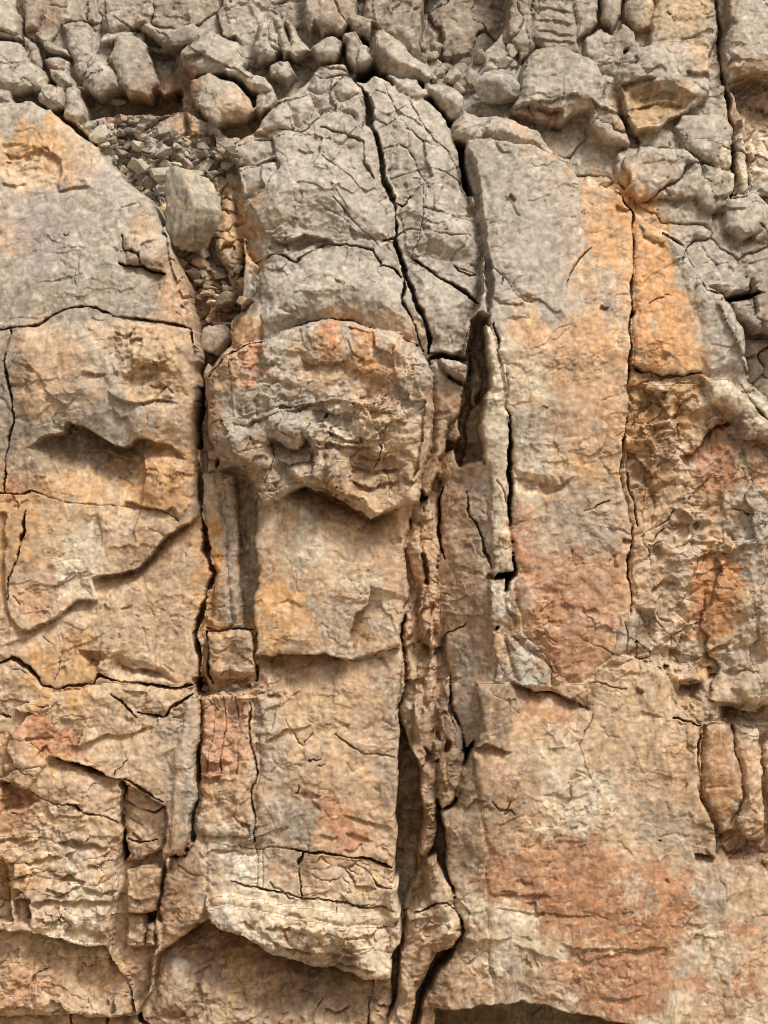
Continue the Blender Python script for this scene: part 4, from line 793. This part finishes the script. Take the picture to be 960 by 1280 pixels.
for key_ in THINGS:
    mine = [p for p in pieces if p[0] == key_]
    if not mine: continue
    jj = np.concatenate([p[2] for p in mine]); ii = np.concatenate([p[3] for p in mine]); low = jj.argmax()
    name, label, cat, grp = THINGS[key_]
    e = bpy.data.objects.new(name, None); coll.objects.link(e); e.location = POS[jj[low], int(ii[jj == jj[low]].mean())]
    e['label'] = label; e['category'] = cat
    if grp: e['group'] = grp
    roots[key_] = e
bpy.context.view_layer.update()
for key_, pname, j, i in pieces:
    v00 = j * NX + i
    q = np.stack([v00 + NX, v00 + NX + 1, v00 + 1, v00], 1)
    used, inv = np.unique(q, return_inverse=True); f = inv.reshape(q.shape)
    ed = np.concatenate([f[:, [0, 1]], f[:, [1, 2]], f[:, [2, 3]], f[:, [3, 0]]])
    n = len(used); code = ed[:, 0].astype(np.int64) * n + ed[:, 1]; rev = ed[:, 1].astype(np.int64) * n + ed[:, 0]
    bd = ed[~np.isin(code, rev)]
    bv, binv = np.unique(bd, return_inverse=True); binv = binv.reshape(bd.shape)
    P3 = flatPOS[used]; back = P3[bv] + AW * .9
    sk = np.stack([bd[:, 1], bd[:, 0], n + binv[:, 0], n + binv[:, 1]], 1)
    cc = flatC[used]; zz = (P3 @ AW)[f]; sm = np.concatenate([np.ptp(zz, 1) < .3, np.zeros(len(sk), bool)])
    mesh_obj(pname, np.concatenate([P3, back]), np.concatenate([f, sk]), ROCK, roots[key_], np.concatenate([cc, cc[bv]]), sm)

# ------------------------------------------------------------------ boulders and loose stones
def stone_mesh(rx, ry, rz, seed, cuts=14, sub=3, rough_=.05, tint=None, round_=.12):
    import bmesh
    rg = np.random.default_rng(seed)
    bm = bmesh.new(); bmesh.ops.create_icosphere(bm, subdivisions=sub, radius=1); bm.verts.ensure_lookup_table()
    v = np.array([p.co[:] for p in bm.verts]); f = np.array([[q.index for q in p.verts] for p in bm.faces]); bm.free()
    nrm = rg.normal(size=(cuts, 3)); nrm /= np.linalg.norm(nrm, axis=1)[:, None]; dd = rg.uniform(.5, .85, cuts)
    r = 1.05 * np.ones(len(v))
    for n_, d_ in zip(nrm, dd):
        c = v @ n_; r = np.where(c > .05, np.minimum(r, d_ / np.maximum(c, .05)), r)
    r = r * (1 - round_) + round_ * 1.02
    nz = fbm(v[:, 0] * 3 + seed, v[:, 1] * 3 + v[:, 2] * 2.1, seed % 97, 3) + .5 * fbm(v[:, 2] * 7 + seed, v[:, 0] * 6 - v[:, 1] * 5, seed % 89, 2)
    p = v * (r * (1 + rough_ * nz))[:, None] * np.array([rx, ry, rz])
    if sub < 3:
        pts_ = rg.normal(size=(13, 3)); pts_ /= np.linalg.norm(pts_, axis=1)[:, None]; pts_ *= rg.uniform(.7, 1.0, (13, 1))
        bm = bmesh.new(); [bm.verts.new(q) for q in pts_]; hull = bmesh.ops.convex_hull(bm, input=bm.verts[:])
        bmesh.ops.delete(bm, geom=list({g for g in hull['geom_interior'] if isinstance(g, bmesh.types.BMVert)}), context='VERTS')
        bm.verts.index_update(); p = np.array([q.co[:] for q in bm.verts]) * np.array([rx, ry, rz]); f = np.array([[q.index for q in t_.verts] for t_ in bm.faces]); bm.free()
        nz = rg.normal(size=len(p)) * .25
    base = lin(tint) * ALB
    cl = base[None] * (1 + .35 * nz)[:, None]
    if sub >= 4:
        q1 = fbm(v[:, 0] * 6 + seed, v[:, 2] * 6 + v[:, 1] * 4, 61 + seed % 13, 3, .7); q2 = fbm(v[:, 2] * 4 - seed, v[:, 0] * 4 + v[:, 1] * 3, 71 + seed % 13, 3, .7)
        cl = cl * (1 + .7 * q1)[:, None]; cl = cl + (lin((206,178,140)) * ALB - cl) * np.clip(q2 * 3 - .2, 0, .55)[:, None]
        p = p * (1 + .05 * q1)[:, None]
    return p, f, np.clip(cl, .02, .85)
def stone(name, px, py, w_, h_, tint, label, cat, seed, group=None, rot=0.0, fwd=.35, sub=3, deep=.8, cuts=12, rough_=.05, round_=.04):
    rx, rz = w_ * PX / 2, h_ * PX / 2; ry = deep * (rx + rz) / 2
    p, f, cl = stone_mesh(rx, ry, rz, seed, cuts, sub, rough_, tint, round_)
    c, n = math.cos(rot), math.sin(rot)
    p = np.stack([p[:, 0] * c - p[:, 2] * n, p[:, 1], p[:, 0] * n + p[:, 2] * c], 1)
    p = p / np.array([np.abs(p[:, 0]).max() / (w_ * PX / 2), 1, np.abs(p[:, 2]).max() / (h_ * PX / 2)])
    o = mesh_obj(name, p, f, ROCK, None, cl, np.zeros(len(f), bool) if sub < 4 else None)
    o.location = at(px, py, -fwd * ry)
    o['label'] = label; o['category'] = cat
    if group: o['group'] = group
    return o
GREY, TAN, BROWN, PALE = (184,173,155), (200,174,142), (158,128,98), (220,205,180)
stone('chockstone', 242, 267, 80, 112, (176,166,148), 'large round grey boulder wedged in the head of the gully', 'boulder', 19, fwd=1.0, sub=5, cuts=22, rough_=.1, round_=.1, deep=.95)
stone('fallen_stone', 222, 296, 38, 52, (150,136,118), 'dark angular block pinned under the wedged round boulder', 'stone', 6, fwd=.5, sub=4, cuts=9, rough_=.08, round_=.02, rot=-.2)
stone('fallen_stone', 236, 218, 40, 20, (178,166,148), 'broad grey stone resting on top of the wedged round boulder', 'stone', 8, fwd=1.0, sub=4, cuts=9, rough_=.08, round_=.02, rot=.1)
stone('fallen_stone', 268, 426, 44, 52, (176,160,142), 'grey stone with an orange side jammed at the foot of the gully', 'stone', 9, fwd=1.0, sub=4, rough_=.05, rot=.2)
stone('fallen_stone', 292, 346, 17, 34, (205,176,138), 'pale upright splinter of stone in the gully', 'stone', 12, fwd=1.2, sub=3)
stone('fallen_stone', 262, 466, 18, 26, (160,142,122), 'small grey stone caught in the crack under the jammed stone', 'stone', 14, fwd=.8, sub=3)
stone('fallen_stone', 284, 374, 34, 24, (150,134,112), 'dark flat stone lying in the gully under the pale splinter', 'stone', 15, fwd=1.1, sub=3)
stone('fallen_stone', 249, 328, 26, 20, (188,152,120), 'reddish stone directly under the wedged round boulder', 'stone', 16, fwd=1.1, sub=3)
stone('fallen_stone', 128, 170, 34, 27, (206,194,172), 'pale flat slab lying on the rubble ledge above the buttress', 'stone', 21, fwd=.8, sub=3, deep=.6)
stone('fallen_stone', 179, 143, 38, 25, (190,178,160), 'grey tilted slab leaning at the back of the rubble ledge', 'stone', 22, fwd=.8, sub=3, rot=.3)
stone('fallen_stone', 115, 149, 22, 13, (206,194,172), 'pale flat stone beside the hollow of the blocky outcrop', 'stone', 23, fwd=.8)
stone('fallen_stone', 139, 119, 32, 14, (196,184,164), 'pale stone lying inside the hollow of the blocky outcrop', 'stone', 24, fwd=.9)
stone('fallen_stone', 168, 166, 36, 12, (158,146,130), 'long dark flat stone on the rubble ledge beside the pale slab', 'stone', 25, fwd=.9, rot=-.2)
stone('fallen_stone', 206, 206, 26, 15, (206,190,166), 'tan chip of rock above the wedged boulder', 'stone', 27, fwd=.9, rot=-.3)
stone('fallen_stone', 207, 258, 18, 20, (214,186,148), 'tan square stone between the buttress and the wedged boulder', 'stone', 28, fwd=1.0)
stone('boulder', 620, 114, 74, 54, (168,164,152), 'smooth blue grey boulder lying below the bluff beside a larger angular one', 'boulder', 31, fwd=.7, sub=5, cuts=12, rough_=.09, round_=.16)
RUB = 'boulders heaped in the hollow of the bluff'
for q, (x_, y_, w_, h_) in enumerate([(548,46,20,26),(533,50,16,20),(560,68,34,22),(540,66,22,18),(580,72,26,20),(600,76,20,26),(548,88,20,22),(566,94,26,24),(590,100,20,20),(630,80,26,22),(612,88,22,16),(528,70,16,20),(574,108,22,18),(640,66,18,26)]):
    stone('boulder', x_, y_, w_, h_, [(166,154,136),(180,170,152),(150,138,120)][q % 3], ('tall' if h_ > w_ else 'broad') + [' brown grey', ' pale grey', ' dark grey'][q % 3] + ' rounded boulder heaped in the bluff hollow ' + ('near the ridge crest' if x_ < 565 else 'above the smooth blue grey boulder'), 'boulder', 40 + q, RUB, fwd=.6, sub=4, cuts=11, rough_=.12, round_=.06)
rs = random.Random(7)
def scatter(poly, n, lo, hi, label, group, tints, seed0, gap):
    got = []; tries = 0; sd0 = seed0
    while len(got) < n and tries < 9000:
        tries += 1
        x_ = rs.uniform(min(p[0] for p in poly), max(p[0] for p in poly)); y_ = rs.uniform(min(p[1] for p in poly), max(p[1] for p in poly))
        if not inside(poly, np.array([x_]), np.array([y_]))[0]: continue
        w_ = lo + (hi - lo) * rs.random() ** 2
        if any((x_ - a) ** 2 + (y_ - b) ** 2 < (gap * (w_ + c_) / 2) ** 2 for a, b, c_ in got): continue
        got.append((x_, y_, w_)); sd0 += 1
        t_ = rs.choice(tints); k_ = rs.uniform(.88, 1.1); w2_, h2_ = w_ * rs.uniform(.95, 1.5), w_ * rs.uniform(.5, 1.1); rt_ = rs.uniform(-.8, .8)
        lum_ = sum(t_) / 3 * k_; tone = 'pale' if lum_ > 192 else 'dark' if lum_ < 148 else 'mid grey' if t_[0] - t_[2] < 40 else 'brown'
        size = 'large' if w2_ * h2_ > 260 else 'tiny' if w2_ * h2_ < 75 else 'small'
        form = 'flat slab' if w2_ > 2.1 * h2_ else 'blocky lump' if w2_ < 1.3 * h2_ else 'angular chip'
        lean_ = 'tilted ' if abs(rt_) > .45 else ''
        stone('loose_stone', x_, y_, w2_, h2_, tuple(v * k_ for v in t_), f'{size} {tone} {lean_}{form} {label(x_, y_)}', 'stone', sd0, group, rot=rt_, fwd=rs.uniform(.1, 1.5), sub=2, cuts=9, rough_=.03, round_=.05, deep=rs.uniform(.7, 1.1))
scatter([(104,150),(128,158),(170,152),(232,172),(296,186),(300,205),(272,214),(236,218),(208,232),(196,252),(172,234),(140,196)], 110, 8, 25, lambda x_, y_: 'in the rubble ' + ('beside the pale slab on the ledge' if x_ < 150 else 'just above the wedged round boulder' if y_ > 205 else 'at the foot of the blocky outcrop' if y_ < 178 else 'where the grey pillar begins' if x_ > 245 else 'in the middle of the ledge'), 'rubble stones on the ledge', [GREY, (170,158,142), PALE, (150,138,122)], 200, .5)
scatter([(232,318),(262,322),(298,330),(310,372),(292,402),(268,408),(244,384)], 40, 9, 25, lambda x_, y_: 'in the steep gully ' + ('just under the wedged round boulder' if y_ < 345 else 'just above the jammed grey stone' if y_ > 385 else 'around the pale upright splinter'), 'rubble stones in the gully', [BROWN, TAN, GREY, (140,118,96)], 500, .55)
scatter([(252,846),(326,848),(330,868),(254,870)], 16, 6, 13, lambda x_, y_: 'crammed in the striped band joint ' + ('by the black hole' if x_ < 280 else 'by the smooth slab'), 'stones crammed in the joint', [(204,164,136), TAN, PALE], 700, .6)
scatter([(850,878),(900,892),(960,886),(960,902),(880,904)], 12, 7, 15, lambda x_, y_: 'in the dark pitted ledge above the ' + ('brown upright block' if x_ < 920 else 'pale upright block'), 'stones in the pitted ledge', [BROWN, TAN, GREY], 760, .6)

# ------------------------------------------------------------------ the rest of the cliff and the ground
cx_ = np.arange(-1400, 2361, 24.0); cy_ = np.arange(-1500, 1561, 24.0); CX, CY = np.meshgrid(cx_, cy_)
Db = blur((depth + lean)[::8, ::8].astype(np.float64), 4)
cd = Db[np.clip((CY - Y0) / STEP / 8, 0, Db.shape[0] - 1).astype(int), np.clip((CX - X0) / STEP / 8, 0, Db.shape[1] - 1).astype(int)]
far_ = np.clip(np.maximum(np.maximum(X0 - CX, CX - X1), np.maximum(Y0 - CY, CY - Y1)) / 120, 0, 1)
cd = cd + .8 * np.clip((0 - CY) / 100, 0, None) * .5 + .35 + 1.4 * ((CX > X0) & (CX < X1) & (CY > Y0) & (CY < Y1)) + far_ * (-1.6 * scars(CX / 260, CY / 330, 41) - .7 * scars(CX / 90, CY / 110, 47) + .8 * fbm(CX / 400, CY / 400, 31, 3))
bl_ = -(CY - 640) * PX * math.tan(PITCH); sc2 = 1 + (bl_ + cd) / DIST
CP = O + ((CX - 480) * PX * sc2)[..., None] * np.array([1.0, 0, 0]) + (-(CY - 640) * PX * sc2)[..., None] * AV + (cd + bl_)[..., None] * AW
inner = (CX > X0 + 30) & (CX < X1 - 30) & (CY > Y0 + 30) & (CY < Y1 - 30)
inn = inner[:-1, :-1] & inner[1:, :-1] & inner[:-1, 1:] & inner[1:, 1:]
J, I = np.nonzero(~inn); w2 = len(cx_); v0 = J * w2 + I
cc_ = cmap(np.clip(CX, 20, 940), np.clip(CY, 20, 1260)) * ALB * (1 + .2 * fbm(CX / 60, CY / 60, 5, 3))[..., None]
cliff = mesh_obj('cliff', CP.reshape(-1, 3), np.stack([v0 + w2, v0 + w2 + 1, v0 + 1, v0], 1), ROCK, None, cc_.reshape(-1, 3).astype(np.float32))
cliff['kind'] = 'structure'
gmat = rock_material('gravelly_ground', (.36, .29, .21), .35)
gxs = np.linspace(-500, 500, 41); gys = np.linspace(-900, 60, 41); GX, GY = np.meshgrid(gxs, gys)
GZ = .75 + .12 * fbm(GX / 30, GY / 30, 9, 3)
J, I = np.nonzero(np.ones((40, 40), bool)); v0 = J * 41 + I
ground = mesh_obj('ground', np.stack([GX, GY, GZ], -1).reshape(-1, 3), np.stack([v0, v0 + 1, v0 + 42, v0 + 41], 1), gmat)
ground['kind'] = 'structure'
print('pieces', len(pieces), 'grid', NX, NY)
